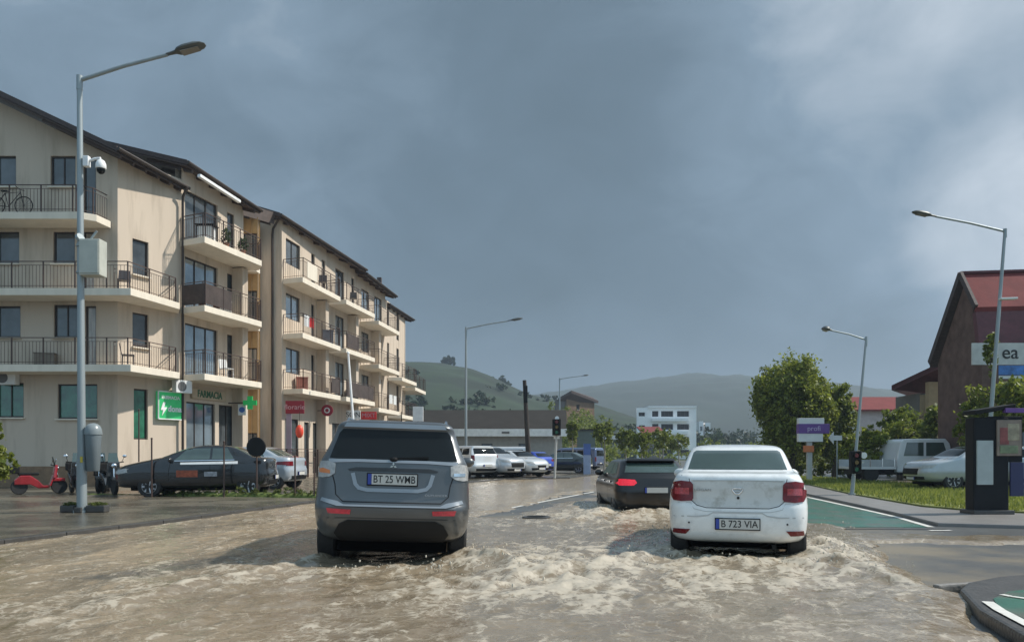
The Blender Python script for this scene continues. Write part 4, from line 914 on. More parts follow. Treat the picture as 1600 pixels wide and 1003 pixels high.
bay = [[(.45, 2.1), (3.5, 3.95), (4.9, 5.4)], [(.9, 2.3), (3.5, 4.0)], [(.5, 1.9), (2.9, 4.4)], [(.6, 1.2), (3.6, 4.4)]]
for i in range(4):
    P, Q = E[i], E[i+1]; ops = []; dz = [0, 0, -.3, -.3][i]
    for k, z in enumerate(zf):
        for (a, c) in bay[i]: ops.append((a, c, z+dz+.02 if c-a < .9 or a > .5 else z+dz+.9, z+dz+2.2, 'd'))
    ops += [(.4, 1.9, .3, 3.2, 'd'), (2.6, 3.2, .3, 3.1, 'd'), (3.7, 4.6, .3, 3.1, 'd')]
    wall(bld, P, Q, .1, tops[i], ops)
wall(bld, E[4], (-14, 61.5), .1, 12.3, [])
# pilasters carrying the balconies
for P, Q, us, z1 in ((B, D_, (3.55,), 10.0), (E[0], E[1], (4.2,), 10.0), (E[1], E[2], (2.9,), 10.0), (E[2], E[3], (2.3,), 9.6)):
    Pv, Qv = Vector((*P, 0)), Vector((*Q, 0)); d_ = (Qv-Pv).normalized(); n_ = Vector((d_.y, -d_.x, 0))
    for uu in us:
        c = Pv+d_*uu; poly = [c-n_*.02, c+d_*.42-n_*.02, c+d_*.42+n_*.55, c+n_*.55]
        MB().prism([(p.x, p.y) for p in poly], .1, z1).build('pilaster', M_wall, bld)
# balconies
for k, z in enumerate(zf):
    if k < 2: balcony(bld, [(-27, 29.6), (-27, 28.4), (-14.1, 28.4), (-13.5, 31.2), (-13.98, 32.2), (-15.2, 29.55)][0:6], z)
    else: balcony(bld, [(-27, 29.58), (-27, 28.4), (-16.0, 28.4), (-15.55, 28.75), (-15.45, 29.58)], z)
    balcony(bld, [(-13.9, 32.2), (-12.65, 31.6), (-11.60, 35.6), (-12.0, 36.4), (-12.86, 36.6)], z)
    balcony(bld, [(-11.75, 39.3), (-10.6, 38.9), (-9.80, 43.9), (-10.85, 44.5)], z)
    balcony(bld, [(-10.80, 44.8), (-9.62, 44.6), (-8.8, 49.3), (-9.95, 49.7)], z, step=.2)
    z_ = z-.35
    balcony(bld, [(-9.92, 50.0), (-8.6, 49.6), (-7.95, 54.3), (-9.1, 54.7)], z_, step=.2)
balcony(bld, [(-8.7, 60.5), (-7.6, 60.3), (-7.3, 65.0), (-9.4, 65.2), (-9.4, 61.6)], 6.6, step=.2)
balcony(bld, [(-8.95, 55.4), (-7.95, 55.6), (-7.45, 60.0), (-8.6, 60.2)], 6.9, step=.2)
balcony(bld, [(-8.95, 55.4), (-7.95, 55.6), (-7.45, 60.0), (-8.6, 60.2)], 4.2, step=.2)
# roofs
def roof(a, b, U, th=.2, gut=True):
    a, b, U = Vector(a), Vector(b), Vector(U)
    r_ = MB().slab([a, b, b+U, a+U], (0, 0, -th)).build('roof', M_roof, bld)
    n_ = Vector((1, -.2, 0)).normalized()
    s_ = MB().slab([a+Vector((-.03, .05, -th-.004)), b+Vector((-.03, -.05, -th-.004)), b+U+Vector((0, -.05, -th-.004)), a+U+Vector((0, .05, -th-.004))], (0, 0, -.05)); s_.build('soffit', M_sof, r_)
    if gut: MB().tube([a+n_*.06+Vector((0, 0, -.10)), b+n_*.06+Vector((0, 0, -.10))], .07, 8).build('gutter', M_frame, r_, smooth=True)
    for i in range(6):
        q = a.lerp(b, (i+.5)/6); MB().bar(q+U*.01+Vector((0, 0, -th-.12)), q+U*.35+Vector((0, 0, -th-.12)), .12, .14).build('rafter', M_sof, r_)
    return r_
roof((-14.72, 28.6, 12.84), (-13.62, 32.3, 12.62), (-8.6, 0, 4.07))
roof((-13.50, 31.9, 13.58), (-12.02, 36.8, 13.10), (-6.5, 2.0, 2.1))
roof((-11.60, 38.4, 13.42), (-9.25, 48.8, 13.12), (-6.5, 3.4, 2.7))
roof((-9.3, 48.9, 12.95), (-8.30, 55.2, 12.75), (-6, 2.2, 2.2))
roof((-8.85, 55.3, 12.22), (-8.05, 63, 12.42), (-6, 1.8, 1.8))
wall(bld, (-13.2, 36.9), (-11.95, 38.6), 12.9, 13.5, [], m=M_sof, name='fascia')
MB().box(-9.6, -9.3, 54.6, 54.9, 12.4, 13.9).build('chimney', M_sof, bld)
# downpipes
MB().tube([(-13.55, 32.0, 12.5), (-13.75, 32.1, 12.1), (-13.78, 32.14, 11.9), (-13.78, 32.14, .2)], .055, 8).build('downpipe', M_frame, bld, smooth=True)
MB().tube([(-11.7, 38.6, 13.2), (-12.15, 39.05, 12.8), (-12.2, 39.1, 12.5), (-12.2, 39.1, .2)], .06, 8).build('downpipe', M_frame, bld, smooth=True)
MB().bar((-13.15, 32.25, 13.05), (-12.42, 35.0, 12.85), .16, .13).build('awning_cassette', M_pvc, bld, bevel=.02)

def oriented_box(name, P, d_, w, h, dep, m, parent=None, bevel=.01):   # P = lower left front corner, d_ = along direction
    d_ = Vector((*d_[:2], 0)).normalized(); n_ = Vector((d_.y, -d_.x, 0)); P = Vector(P)
    return MB().slab([P, P+d_*w, P+d_*w+Vector((0, 0, h)), P+Vector((0, 0, h))], -n_*dep).build(name, m, parent, bevel=bevel)
dS1 = Vector((B[0]-A[0], B[1]-A[1], 0)).normalized(); nS1 = Vector((dS1.y, -dS1.x, 0))
M_gsign = mat('sign_green', (.03, .36, .12), rough=.35, emit=.25); M_dg = mat('dark_green_letters', (.01, .10, .035), rough=.4)
P0 = Vector((*A, 0))+dS1*u(243)+nS1*.16; w_ = u(281)-u(243)
sg = thing('pharmacy_sign', 'green pharmacy sign with white lettering on the sunlit side wall', 'sign', (0, 0, 0))
zb, zt = 2.80, 3.92
oriented_box('panel', (P0.x, P0.y, zb), dS1, w_, zt-zb, .14, M_gsign, sg)
fz = MB(); Pf = P0+nS1*.004
for a_, b_ in (((0, zb), (w_, zb)), ((0, zt), (w_, zt)), ((0, zb), (0, zt)), ((w_, zb), (w_, zt))):
    p = Pf+dS1*a_[0]; q = Pf+dS1*b_[0]; fz.bar((p.x, p.y, a_[1]), (q.x, q.y, b_[1]), .04, .04)
fz.build('border', M_pvc, sg)
cpt = P0+dS1*w_/2+nS1*.004
text_mesh('lettering', 'FARMACIA', .185, M_pvc, sg, frame_mtx((cpt.x, cpt.y, 3.68), dS1, (0, 0, 1)), .01, .006)
text_mesh('lettering', 'dona', .34, M_pvc, sg, frame_mtx((cpt.x+dS1.x*.2, cpt.y+dS1.y*.2, 3.22), dS1, (0, 0, 1)), .01, .012)
q = P0+dS1*.18*w_+nS1*.01
def on(P, a_, z): r_ = P+dS1*a_; return (r_.x, r_.y, z)
MB().slab([on(P0+nS1*.01, .22, 3.48), on(P0+nS1*.01, .34, 3.48), on(P0+nS1*.01, .27, 3.28), on(P0+nS1*.01, .42, 3.28), on(P0+nS1*.01, .16, 2.92), on(P0+nS1*.01, .22, 3.16), on(P0+nS1*.01, .10, 3.16)], nS1*.012).build('bolt_emblem', M_pvc, sg)
# shop fascia lettering, cross, small blue sign
dS2 = Vector((D_[0]-B[0], D_[1]-B[1], 0)).normalized(); nS2 = Vector((dS2.y, -dS2.x, 0))
sg = thing('fascia_sign', 'dark green lettering on the fascia above the pharmacy shopfront', 'sign')
P0 = Vector((*B, 0))+dS2*v_(297)+nS2*.12; oriented_box('panel', (P0.x, P0.y, 3.75), dS2, v_(350)-v_(297), .45, .1, mat('beige_panel', (.45, .36, .25)), sg)
c_ = P0+dS2*(v_(350)-v_(297))/2+nS2*.004
text_mesh('lettering', 'FARMACIA', .42, M_dg, sg, frame_mtx((c_.x, c_.y, 3.97), dS2, (0, 0, 1)) @ Matrix.Scale(.85, 4, (1, 0, 0)), .01, .01)
cr_ = thing('pharmacy_cross', 'green pharmacy cross sticking out over the shop door', 'sign')
cp = W(390, 629, 35.0); b_ = MB(); t_ = .12; s_ = .30; k = .11
b_.slab([(cp.x+a, cp.y, cp.z+c) for a, c in [(-k, s_), (k, s_), (k, k), (s_, k), (s_, -k), (k, -k), (k, -s_), (-k, -s_), (-k, -k), (-s_, -k), (-s_, k), (-k, k)]], (0, t_, 0)); b_.build('cross', mat('cross_green', (.01, .30, .06), rough=.3, emit=.3), cr_)
MB().bar((cp.x-.28, cp.y+.06, cp.z), (cp.x-1.1, cp.y+.4, cp.z), .05, .05).build('bracket', M_frame, cr_)
bs = thing('blue_sign', 'small white and blue sign on the pier below the green cross', 'sign'); cp = W(378, 640, 35.2)
MB().box(cp.x-.18, cp.x+.18, cp.y, cp.y+.04, cp.z-.25, cp.z+.25).build('plate', M_wh, bs); MB().lathe([(.13, 0), (.13, .01)], 20, 'y', (cp.x, cp.y-.012, cp.z)).build('disc', mat('sign_blue', (.05, .15, .45)), bs)
def wallsign(name, label, px0, px1, py0, py1, Y, m, th=.08, cat='sign', group=None):
    a = W(px0, py1, Y); b = W(px1, py0, Y); t = thing(name, label, cat, (0, 0, 0), 0, group); MB().box(a.x, b.x, Y, Y+th, a.z, b.z).build('panel', m, t, bevel=.01); return t, (a+b)/2, (b.x-a.x), (b.z-a.z)
M_rs = mat('sign_red', (.28, .015, .03), rough=.35); M_rb = mat('bright_red_sign', (.65, .02, .02), rough=.35)
t, c_, w_, h_ = wallsign('shop_sign', 'dark red shop sign over the first doorway of the far wing', 446, 475, 626, 646, 39.0, M_rs)
text_mesh('lettering', 'florarie', h_*.55, mat('pinkish', (.6, .35, .38)), t, frame_mtx((c_.x, 38.99, c_.z), (1, 0, 0), (0, 0, 1)), .005)
MB().box(c_.x-w_/2+.02, c_.x-w_/2+.28, 39.05, 39.1, .2, c_.z-h_/2).build('side_panel', mat('mauve_panel', (.30, .24, .30)), t)
rs_ = thing('round_sign', 'round red sign with a white ring on a beige pilaster', 'sign'); cp = W(511, 641, 42.5)
MB().lathe([(.32, 0), (.32, .08)], 24, 'y', tuple(cp)).build('disc', M_rs, rs_); MB().lathe([(.16, 0), (.16, .01)], 20, 'y', (cp.x, cp.y-.012, cp.z)).build('ring', M_wh, rs_); MB().lathe([(.10, 0), (.10, .01)], 20, 'y', (cp.x, cp.y-.02, cp.z)).build('centre', M_rs, rs_)
MB().bar((cp.x, cp.y+.08, cp.z), (cp.x-.6, cp.y+.3, cp.z), .04, .04).build('bracket', M_frame, rs_)
t, c_, w_, h_ = wallsign('shop_sign', 'pale grey shop sign with dark lettering behind the roof of the grey off-roader', 541, 563, 641, 655, 46, M_wh)
text_mesh('lettering', 'SON', h_*.8, M_ink, t, frame_mtx((c_.x, 45.99, c_.z), (1, 0, 0), (0, 0, 1)), .005)
t, c_, w_, h_ = wallsign('shop_sign', 'bright red shop sign with pale lettering behind the roof of the grey off-roader', 564, 588, 643, 655, 47, M_rb)
text_mesh('lettering', 'MIXT', h_*.75, mat('pinkish', (.6, .35, .38)), t, frame_mtx((c_.x, 46.99, c_.z), (1, 0, 0), (0, 0, 1)), .005)
t, c_, w_, h_ = wallsign('light_box', 'blank white light box on a post at the far corner of the apartment building', 645, 661, 635, 658, 52, M_pvc, .2)
MB().tube([(c_.x, 52.1, c_.z-h_/2), (c_.x, 52.1, .1)], .05).build('post', M_frame, t)
lt = thing('red_lantern', 'orange-red lantern hanging in the doorway under the dark red shop sign', 'lantern'); cp = W(468, 674, 38.6)
MB().ball(tuple(cp), (.20, .18, .34), 14, 10).build('shade', mat('lantern_red', (.75, .07, .03), rough=.4), lt, smooth=True); MB().tube([(cp.x, cp.y, cp.z+.3), (cp.x, cp.y, cp.z+1.0)], .012).build('cord', M_frame, lt)
# air conditioners
def aircon(px, py, Y, label, rz=0):
    c = W(px, py, Y); t = thing('air_conditioner', label, 'air conditioner', c, rz, 'air conditioners on the apartment building')
    MB().box(-.38, .38, 0, .28, -.26, .26).build('casing', M_wh, t, bevel=.02); MB().lathe([(.20, -.01), (.20, .0), (.18, -.012)], 20, 'y', (-.1, 0, 0)).build('fan_grille', mat('grille_grey', (.12, .12, .12)), t)
    MB().bar((-.3, .28, -.2), (-.3, .5, -.2), .03, .03).build('bracket', M_frame, t)
aircon(288, 604, 31.7, 'air conditioner at the corner beside the shopfront, right of the green pharmacy sign', R(60)); aircon(8, 590, 29.3, 'air conditioner under the balcony at the left edge of the front wall')
# bicycle on the top balcony
bi = thing('bicycle', 'dark bicycle leaning on the top balcony railing', 'bicycle', (-18.8, 28.75, 10.32))
for sx in (-.52, .52):
    b_ = MB(); b_.tube([(sx+.33*math.cos(a), 0, .34+.33*math.sin(a)) for a in np.linspace(0, 2*math.pi, 25)], .02, 6, cap=False)
    for k in range(8): a = math.pi*k/8; b_.bar((sx+.32*math.cos(a), 0, .34+.32*math.sin(a)), (sx-.32*math.cos(a), 0, .34-.32*math.sin(a)), .005, .005)
    b_.build('wheel', M_black, bi)
MB().tube([(-.52, 0, .34), (-.18, 0, .80), (.40, 0, .84), (-.05, 0, .30), (-.18, 0, .80)], .018, 6).tube([(-.52, 0, .34), (-.05, 0, .30)], .014, 6).tube([(.52, 0, .34), (.38, 0, .92)], .016, 6).build('frame', M_frame, bi)
MB().box(-.32, -.08, -.06, .06, .86, .91).build('saddle', M_black, bi, bevel=.02); MB().tube([(.38, -.25, .98), (.38, 0, .94), (.38, .25, .98)], .013, 6).build('handlebar', M_black, bi)
for z, p, q in ((zf[1], (-13.80, 32.12), (-12.68, 31.68)), (zf[1], (-12.66, 31.68), (-12.2, 33.4)), (zf[0], (-10.0, 42.6), (-9.84, 43.8)), (zf[0], (-9.6, 44.75), (-8.86, 49.1)), (zf[1], (-9.6, 44.75), (-9.3, 46.6)), (zf[2], (-10.5, 39.4), (-10.3, 40.6))):
    MB().bar((p[0], p[1], z+.50), (q[0], q[1], z+.50), .025, .82).build('privacy_screen', mat('screen_cloth', (.06, .045, .04), rough=.9, var=.3, vscale=3) if z != zf[2] else M_slab, bld)
# things kept on the balconies
def chair(x, y, z, rz, label, col):
    t = thing('balcony_chair', label, 'chair', (x, y, z), rz, 'chairs on the balconies'); m_ = mat('chair'+str(col), col, rough=.5)
    MB().box(-.22, .22, -.22, .22, .42, .46).build('seat', m_, t, bevel=.01); MB().slab([(-.22, .20, .46), (.22, .20, .46), (.20, .28, .88), (-.20, .28, .88)], (0, .03, 0)).build('backrest', m_, t)
    for a, b in ((-.2, -.2), (.2, -.2), (-.2, .2), (.2, .2)): MB().bar((a, b, 0), (a*.95, b*.95, .42), .03, .03).build('leg', m_, t)
chair(-20.3, 29.0, zf[1], 1.2, 'white chair on the middle front balcony near the left edge', (.6, .6, .58)); chair(-14.6, 29.2, zf[0], 2.0, 'dark chair at the corner of the lowest front balcony', (.06, .05, .05)); chair(-14.7, 29.1, zf[1], .4, 'dark chair at the corner of the middle front balcony', (.06, .05, .05))
chair(-12.6, 33.9, zf[0], 1.0, 'white chair on the lowest balcony above the pharmacy shopfront', (.6, .6, .58)); chair(-10.35, 42.0, zf[2], .2, 'dark chair on the top balcony of the far wing', (.06, .05, .05)); chair(-9.6, 46.5, zf[2], .2, 'dark chair on the top balcony of the far wing, second bay', (.05, .045, .04))
def crate(x, y, z, w, h, col, label):
    o = thing('storage_box', label, 'box', (x, y, z), .3, 'boxes kept on the balconies'); m_ = mat('crate'+str(col), col, rough=.6); MB().box(-w/2, w/2, -.2, .2, 0, h).build('body', m_, o, bevel=.02); MB().box(-w/2-.02, w/2+.02, -.22, .22, h+.002, h+.04).build('lid', m_, o, bevel=.01)
crate(-17.8, 29.3, zf[0], .7, .5, (.20, .16, .12), 'brown storage box on the lowest front balcony'); crate(-21.0, 29.3, zf[2], .8, .6, (.10, .10, .11), 'dark storage box on the top front balcony behind the bicycle'); crate(-12.9, 34.6, zf[1], .5, .7, (.4, .38, .35), 'pale storage box on the middle balcony above the pharmacy')
crate(-11.1, 40.6, zf[0], .6, .7, (.35, .12, .08), 'reddish storage box on the lowest far-wing balcony'); crate(-10.4, 43.4, zf[1], .6, .8, (.12, .13, .16), 'dark storage box on the middle far-wing balcony'); crate(-9.9, 47.5, zf[0], .7, .6, (.3, .3, .3), 'grey storage box on the lowest balcony, second far-wing bay')
# laundry / plants / chairs on balconies
def leafblob(mb, c, r, n, s, rg_):
    for _ in range(n):
        p = rg_.randn(3); p /= np.linalg.norm(p)+1e-6; p = p*rg_.rand()**.4*np.array(r)+np.array(c); a = rg_.randn(3); a /= np.linalg.norm(a); b = np.cross(a, rg_.randn(3)); b /= np.linalg.norm(b)+1e-6
        mb.add([p-a*s, p+b*s*.6, p+a*s, p-b*s*.6], [(0, 1, 2, 3)])
L_pot = leafmat('pot_leaves', (.02, .04, .012), (.06, .10, .03))
rgp = np.random.RandomState(8)
def potted(x, y, z, label):
    t = thing('potted_plant', label, 'plant', (x, y, z), 0, 'potted plants on the balconies')
    MB().lathe([(.10, 0), (.15, .26), (.13, .26), (.12, .2)], 14).build('pot', mat('terracotta', (.25, .10, .05)), t, smooth=True); m_ = MB(); leafblob(m_, (0, 0, .55), (.24, .24, .36), 130, .07, rgp); m_.build('foliage', L_pot, t, flip=False)
potted(-12.5, 33.6, zf[2], 'bushy potted plant on the top balcony under the white awning, nearer one'); potted(-12.2, 34.8, zf[2], 'bushy potted plant on the top balcony under the white awning, farther one')
potted(-13.0, 32.2, zf[1], 'dark potted plant on the middle balcony, near its left end'); potted(-12.75, 33.1, zf[1], 'dark potted plant on the middle balcony, second from its left end')
ta = thing('patio_table', 'dark balcony table with white side on the top balcony', 'table', (-12.95, 32.6, zf[2]))
MB().box(-.4, .4, -.3, .3, .70, .74).build('top', M_black, ta); MB().box(-.3, .3, -.22, .22, .12, .66).build('drawer_box', M_wh, ta)
for a, b in ((-.35, -.25), (.35, -.25), (-.35, .25), (.35, .25)): MB().box(a-.02, a+.02, b-.02, b+.02, 0, .7).build('leg', M_black, ta)
def cloth(x, y, z, w, h, m, label):
    bb = MB(); n = 8
    for i in range(n+1):
        for j in range(5): bb.v.append((x+w*i/n*.25, y+w*i/n, z-h*j/4)); 
    for i in range(n):
        for j in range(4): bb.f.append((i*5+j, i*5+j+1, (i+1)*5+j+1, (i+1)*5+j))
    bb.v = [(a+.03*math.sin(b*25), b, c) for a, b, c in bb.v]
    o = bb.build('laundry', m, smooth=True); tag(o, label, 'laundry', 'washing on the balcony railings'); 
cloth(-10.52, 39.9, zf[1]+.95, .5, .5, M_rb, 'red cloth hung on the railing of the far wing'); cloth(-10.6, 39.2, zf[1]+1.0, .5, .6, M_wh, 'white cloth hung beside the red cloth')
cloth(-8.2, 51.4, zf[0]-.35+1.0, .5, .6, M_wh, 'pale shirt hung on the lowest far balcony, left one'); cloth(-8.08, 52.5, zf[0]-.35+1.0, .5, .6, M_wh, 'pale shirt hung on the lowest far balcony, right one')
sc_ = thing('potted_plant', 'dark plant pot standing on the pavement in front of the side wall', 'plant', (-13.5, 29.0, .115)); MB().lathe([(.14, 0), (.2, .4), (.18, .4)], 14).build('pot', M_black, sc_, smooth=True); m_ = MB(); leafblob(m_, (0, 0, .65), (.25, .25, .3), 110, .07, rgp); m_.build('foliage', L_pot, sc_, flip=False)

# ------------------------------------------------------------------ right hand houses
M_rr = mat('red_roof', (.17, .038, .036), spec=.2, rough=.8, var=.15, vscale=1.5, bump=.3, bscale=12)
M_rd = mat('dark_red_cladding', (.11, .028, .033), rough=.6, var=.25, vscale=3)
M_gw = mat('grey_render', (.17, .16, .14), rough=.8, var=.12)
M_tan = mat('tan_render', (.42, .30, .17), rough=.8)
h = thing('red_roofed_house', 'tall house with a steep red metal roof and dark red upper storey on the right', 'building')
ax = Vector((.14, .99, 0)).normalized(); rx = Vector((.99, -.14, 0)).normalized()
T0 = Vector((19.85, 34.0, 9.33)); hs_, dr = 3.4, 3.55
Ef = T0-ax*hs_-Vector((0, 0, dr)); Eb = T0+ax*hs_-Vector((0, 0, dr)); LW = rx*14
mid = T0-ax*1.5-Vector((0, 0, 1.75))
MB().slab([T0, T0+LW, mid+LW, mid], (0, .05, -.22)).build('roof', M_rr, h); MB().slab([T0, T0+LW, Eb+LW, Eb], (0, 0, -.2)).build('rear_roof', M_roof, h)
low = mid-ax*.35-Vector((0, 0, 1.75))
MB().slab([mid-Vector((0, 0, .2)), mid+LW-Vector((0, 0, .2)), low+LW, low], (0, .25, -.02)).build('mansard', M_rd, h)
ins = rx*.22
gb = MB(); gb.slab([T0+ins-Vector((0, 0, .3)), Eb+ins+Vector((0, 0, -.1))-ax*.4, Vector((Eb.x, Eb.y, 0))+ins-ax*.4, Vector((low.x, low.y, 0))+ins+ax*.3, low+ins+ax*.3], rx*.25); gb.build('gable_wall', mat('dark_brown_gable', (.15, .095, .078), rough=.9, var=.3, vscale=2, spec=.2), h)
Pq = low+ax*.3; wall(h, (Pq.x+.3, Pq.y), (Pq.x+LW.x, Pq.y+LW.y), 0.05, low.z+.1, [(1.2, 2.6, 3.6, 5.0), (3.6, 5.0, 3.6, 5.0), (1.2, 2.6, .8, 2.4), (3.6, 5.2, .1, 2.4)], m=mat('dark_brown_gable', (.085, .06, .055)))
MB().bar(T0+Vector((0, 0, .05)), T0+LW+Vector((0, 0, .05)), .2, .1).build('ridge_cap', M_rd, h); MB().bar(T0, Eb, .12, .3).build('verge_board', M_roof, h); MB().bar(T0, mid, .12, .26).build('verge_board', M_roof, h)
bn_ = thing('banner', 'white banner with dark letters ea hanging on the front of the red-roofed house', 'banner')
a = W(1518, 570, 29.6); b = W(1640, 536, 29.6); MB().box(a.x, b.x, 29.56, 29.62, a.z, b.z).build('panel', mat('banner_white', (.52, .52, .50), rough=.6, var=.15), bn_)
c_ = W(1579, 551, 29.53); text_mesh('lettering', 'ea', .72, M_ink, bn_, frame_mtx((c_.x, 29.55, c_.z), (1, 0, 0), (0, 0, 1)), .006, .004)
bl = thing('banner', 'blue strip banner just below the white banner', 'banner'); a = W(1560, 586, 29.6); b = W(1640, 571, 29.6); MB().box(a.x, b.x, 29.56, 29.6, a.z, b.z).build('panel', mat('banner_blue', (.05, .16, .42), rough=.5, var=.5, vscale=4), bl)
MB().box(a.x, b.x, 29.565, 29.59, a.z-.14, a.z-.03).build('stripe', M_wh, bl)
h2 = thing('tan_house', 'house with a low brown-red roof and a tan wall left of the tall red-roofed house', 'building')
p1, p2 = W(1476, 563, 44), W(1393, 602, 47)
MB().slab([p1, p2, p2+Vector((6, 9, .2)), p1+Vector((6, 6, .2))], (0, 0, -.3)).build('roof', M_rd, h2)
MB().slab([p1, p1+Vector((6, -1, -1.6)), p2+Vector((6, -1, -1.0)), p2], (0, 0, -.22)).build('front_roof', M_rd, h2)
wall(h2, (p2.x+1.2, 46.0), (p1.x+.6, 45.6), 0.05, 4.9, [(.6, 1.3, 3.0, 4.2), (2.4, 3.0, .9, 2.2)], m=M_tan); wall(h2, (p2.x+1.5, 49.5), (p2.x+1.2, 46.0), .05, 5.0, [], m=M_gw)
b = W(1450, 588, 45.3); MB().box(b.x, b.x+1.1, 45.2, 45.6, .05, 5.6).build('front_wall', M_tan, h2)
h3 = thing('pink_house', 'distant house with a low red roof and pale wall between the trees on the right', 'building')
a = W(1334, 640, 70); b = W(1392, 618, 70)
wall(h3, (a.x+.3, 70), (b.x+3, 70), 0, a.z, [(.6, 1.6, 2.2, 3.6), (2.4, 3.2, 2.2, 3.6)], m=mat('pale_render', (.45, .40, .38), rough=.8))
MB().slab([(a.x-.3, 69.5, a.z), (b.x+3.3, 69.5, a.z), (b.x+3, 73, b.z+.1), (a.x, 73, b.z+.1)], (0, 0, -.15)).build('roof', M_rr, h3)
# ------------------------------------------------------------------ middle distance buildings
lb = thing('long_low_building', 'long low building with a dark roof and a white fascia behind the parked cars', 'building')
M_dr = mat('dark_metal_roof', (.034, .031, .028), rough=.9, var=.15, vscale=.8, spec=.1)
MB().slab([(-16, 70, 3.6), (5.0, 70, 3.6), (5.6, 79, 5.85), (-16, 79, 5.85)], (0, 0, -.15)).build('roof', M_dr, lb)
f_ = MB().box(-16, 5.1, 69.75, 69.95, 2.95, 3.62).build('fascia', mat('fascia_white', (.86, .83, .76), rough=.6), lb); 
c_ = W(790, 674, 69.7); MB().box(c_.x-.35, c_.x+.35, 69.70, 69.748, 3.2, 3.38).build('sign_plate', M_gw, f_)
wall(lb, (-16, 70.6), (4.6, 70.6), 0, 2.95, [(3+i*3.4, 4.0+i*3.4, .1, 2.3) for i in range(5)], m=mat('grey_shed', (.36, .35, .31), rough=.8))
wall(lb, (4.6, 70.6), (4.6, 79), 0, 3.4, [], m=M_gw)
cn = thing('canopy', 'low canopy with a row of white fascia pieces behind the young trees', 'canopy')
for i, (p0, p1) in enumerate(((936, 948), (954, 968), (972, 986), (988, 1003), (1006, 1018), (1020, 1036))):
    a = W(p0, 686, 85); b = W(p1, 680, 85); MB().box(a.x, b.x, 84.9, 85.2, a.z, b.z).build('fascia', M_wh, cn)
a = W(932, 680, 85.3); b = W(1040, 680, 85.3); MB().box(a.x, b.x, 85.3, 90, a.z-.1, a.z+.2).build('roof', M_dr, cn)
for px in (940, 975, 1010, 1036): q = W(px, 690, 86); MB().tube([(q.x, 86, 0), (q.x, 86, a.z-.1)], .08).build('post', M_gw, cn)
wa = thing('white_apartment_block', 'white four-storey apartment block with recessed balconies in the distance', 'building')
Yb = 170; a = W(995, 700, Yb); b = W(1088, 637, Yb); zt = b.z; xa, xb = a.x, b.x
M_wb = mat('white_block', (.86, .86, .86), rough=.8, var=.05); fl = (zt)/4
ops = []
for k in range(4):
    for (p0, p1) in ((1019, 1029), (1033, 1052), (1058, 1077)):
        ops.append(((p0-995)/1200*Yb, (p1-995)/1200*Yb, k*fl+.9, k*fl+fl-.7, 'd'))
    ops.append(((998-995)/1200*Yb, (1008-995)/1200*Yb, k*fl+1.0, k*fl+fl-1.0, 'd'))
wall(wa, (xa, Yb), (xb, Yb), 0, zt, ops, m=M_wb, depth=.6, fm=mat('grey_frame', (.1, .1, .11)), pm=mat('shaded_pane', (.04, .04, .045), rough=.6, spec=.1))
wall(wa, (xb, Yb), (xb+2.2, Yb+12), 0, zt-.5, [], m=M_wb)
MB().box(xa+2.5, xb, Yb-.3, Yb+10, zt, zt+.4).build('parapet', M_wb, wa)
for k in range(1, 4): MB().box(xa+3.2, xb-2, Yb-1.1, Yb-.02, k*fl-.12, k*fl+.5).build('balcony', M_wb, wa)
h5 = thing('red_roofed_shed', 'low shed with a dull red roof in front of the white apartment block', 'building')
a = W(1003, 676, 140); b = W(1040, 668, 140); MB().slab([(a.x, 140, a.z), (b.x, 140, a.z), (b.x, 146, b.z+.4), (a.x, 146, b.z+.4)], (0, 0, -.2)).build('roof', M_rr, h5); wall(h5, (a.x+.3, 140.5), (b.x-.3, 140.5), 0, a.z, [(1, 2, 1, 2.4)], m=M_gw)
for i, (p0, p1, pt) in enumerate(((1092, 1099, 658), (1102, 1110, 660))):
    t = thing('tower_block', ['slim pale tower block just right of the white apartment block', 'slim pale tower block, rightmost of the distant buildings'][i], 'building', (0, 0, 0), 0, 'distant tower blocks')
    a = W(p0, 700, 260); b = W(p1, pt, 260); wall(t, (a.x, 260), (b.x, 260), 0, b.z, [(.4, 1.2, z_, z_+1.5) for z_ in (3, 6, 9)], m=M_wb); MB().box(a.x, b.x, 260.3, 266, 0, b.z).build('block', M_wb, t)
oh = thing('hillside_house', 'orange-brown building on the hillside with dark windows', 'building'); Yh = 150
a = W(885, 660, Yh); b = W(932, 614, Yh)
M_or = mat('ochre_wall', (.17, .105, .06), rough=.8, var=.3, vscale=.5)
wall(oh, (a.x, Yh), (b.x, Yh+4), 2, b.z-1.2, [(2.5, 3.3, 10.0, 11)], m=M_or, pm=M_black)
MB().slab([W(872, 622, Yh-.5), W(893, 610, Yh-.5), W(935, 626, Yh+4), W(925, 620, Yh+10)], (0, 0, -.5)).build('roof', M_roof, oh)
MB().box(W(869, 650, Yh).x, a.x, Yh+.3, Yh+6, 2, W(0, 624, Yh).z).build('side_wing', mat('grey_brown', (.14, .13, .12), rough=.9), oh)
sh = thing('grey_shed', 'grey-green shed wall between the long low building and the canopy', 'building'); a = W(902, 695, 80); b = W(930, 672, 80)
wall(sh, (a.x, 80), (b.x, 80), 0, b.z, [(.5, 1.2, .2, 2.0)], m=mat('shed_green', (.14, .17, .15), rough=.8)); MB().box(a.x-.1, b.x+.1, 79.8, 84, b.z, b.z+.12).build('roof', M_dr, sh)
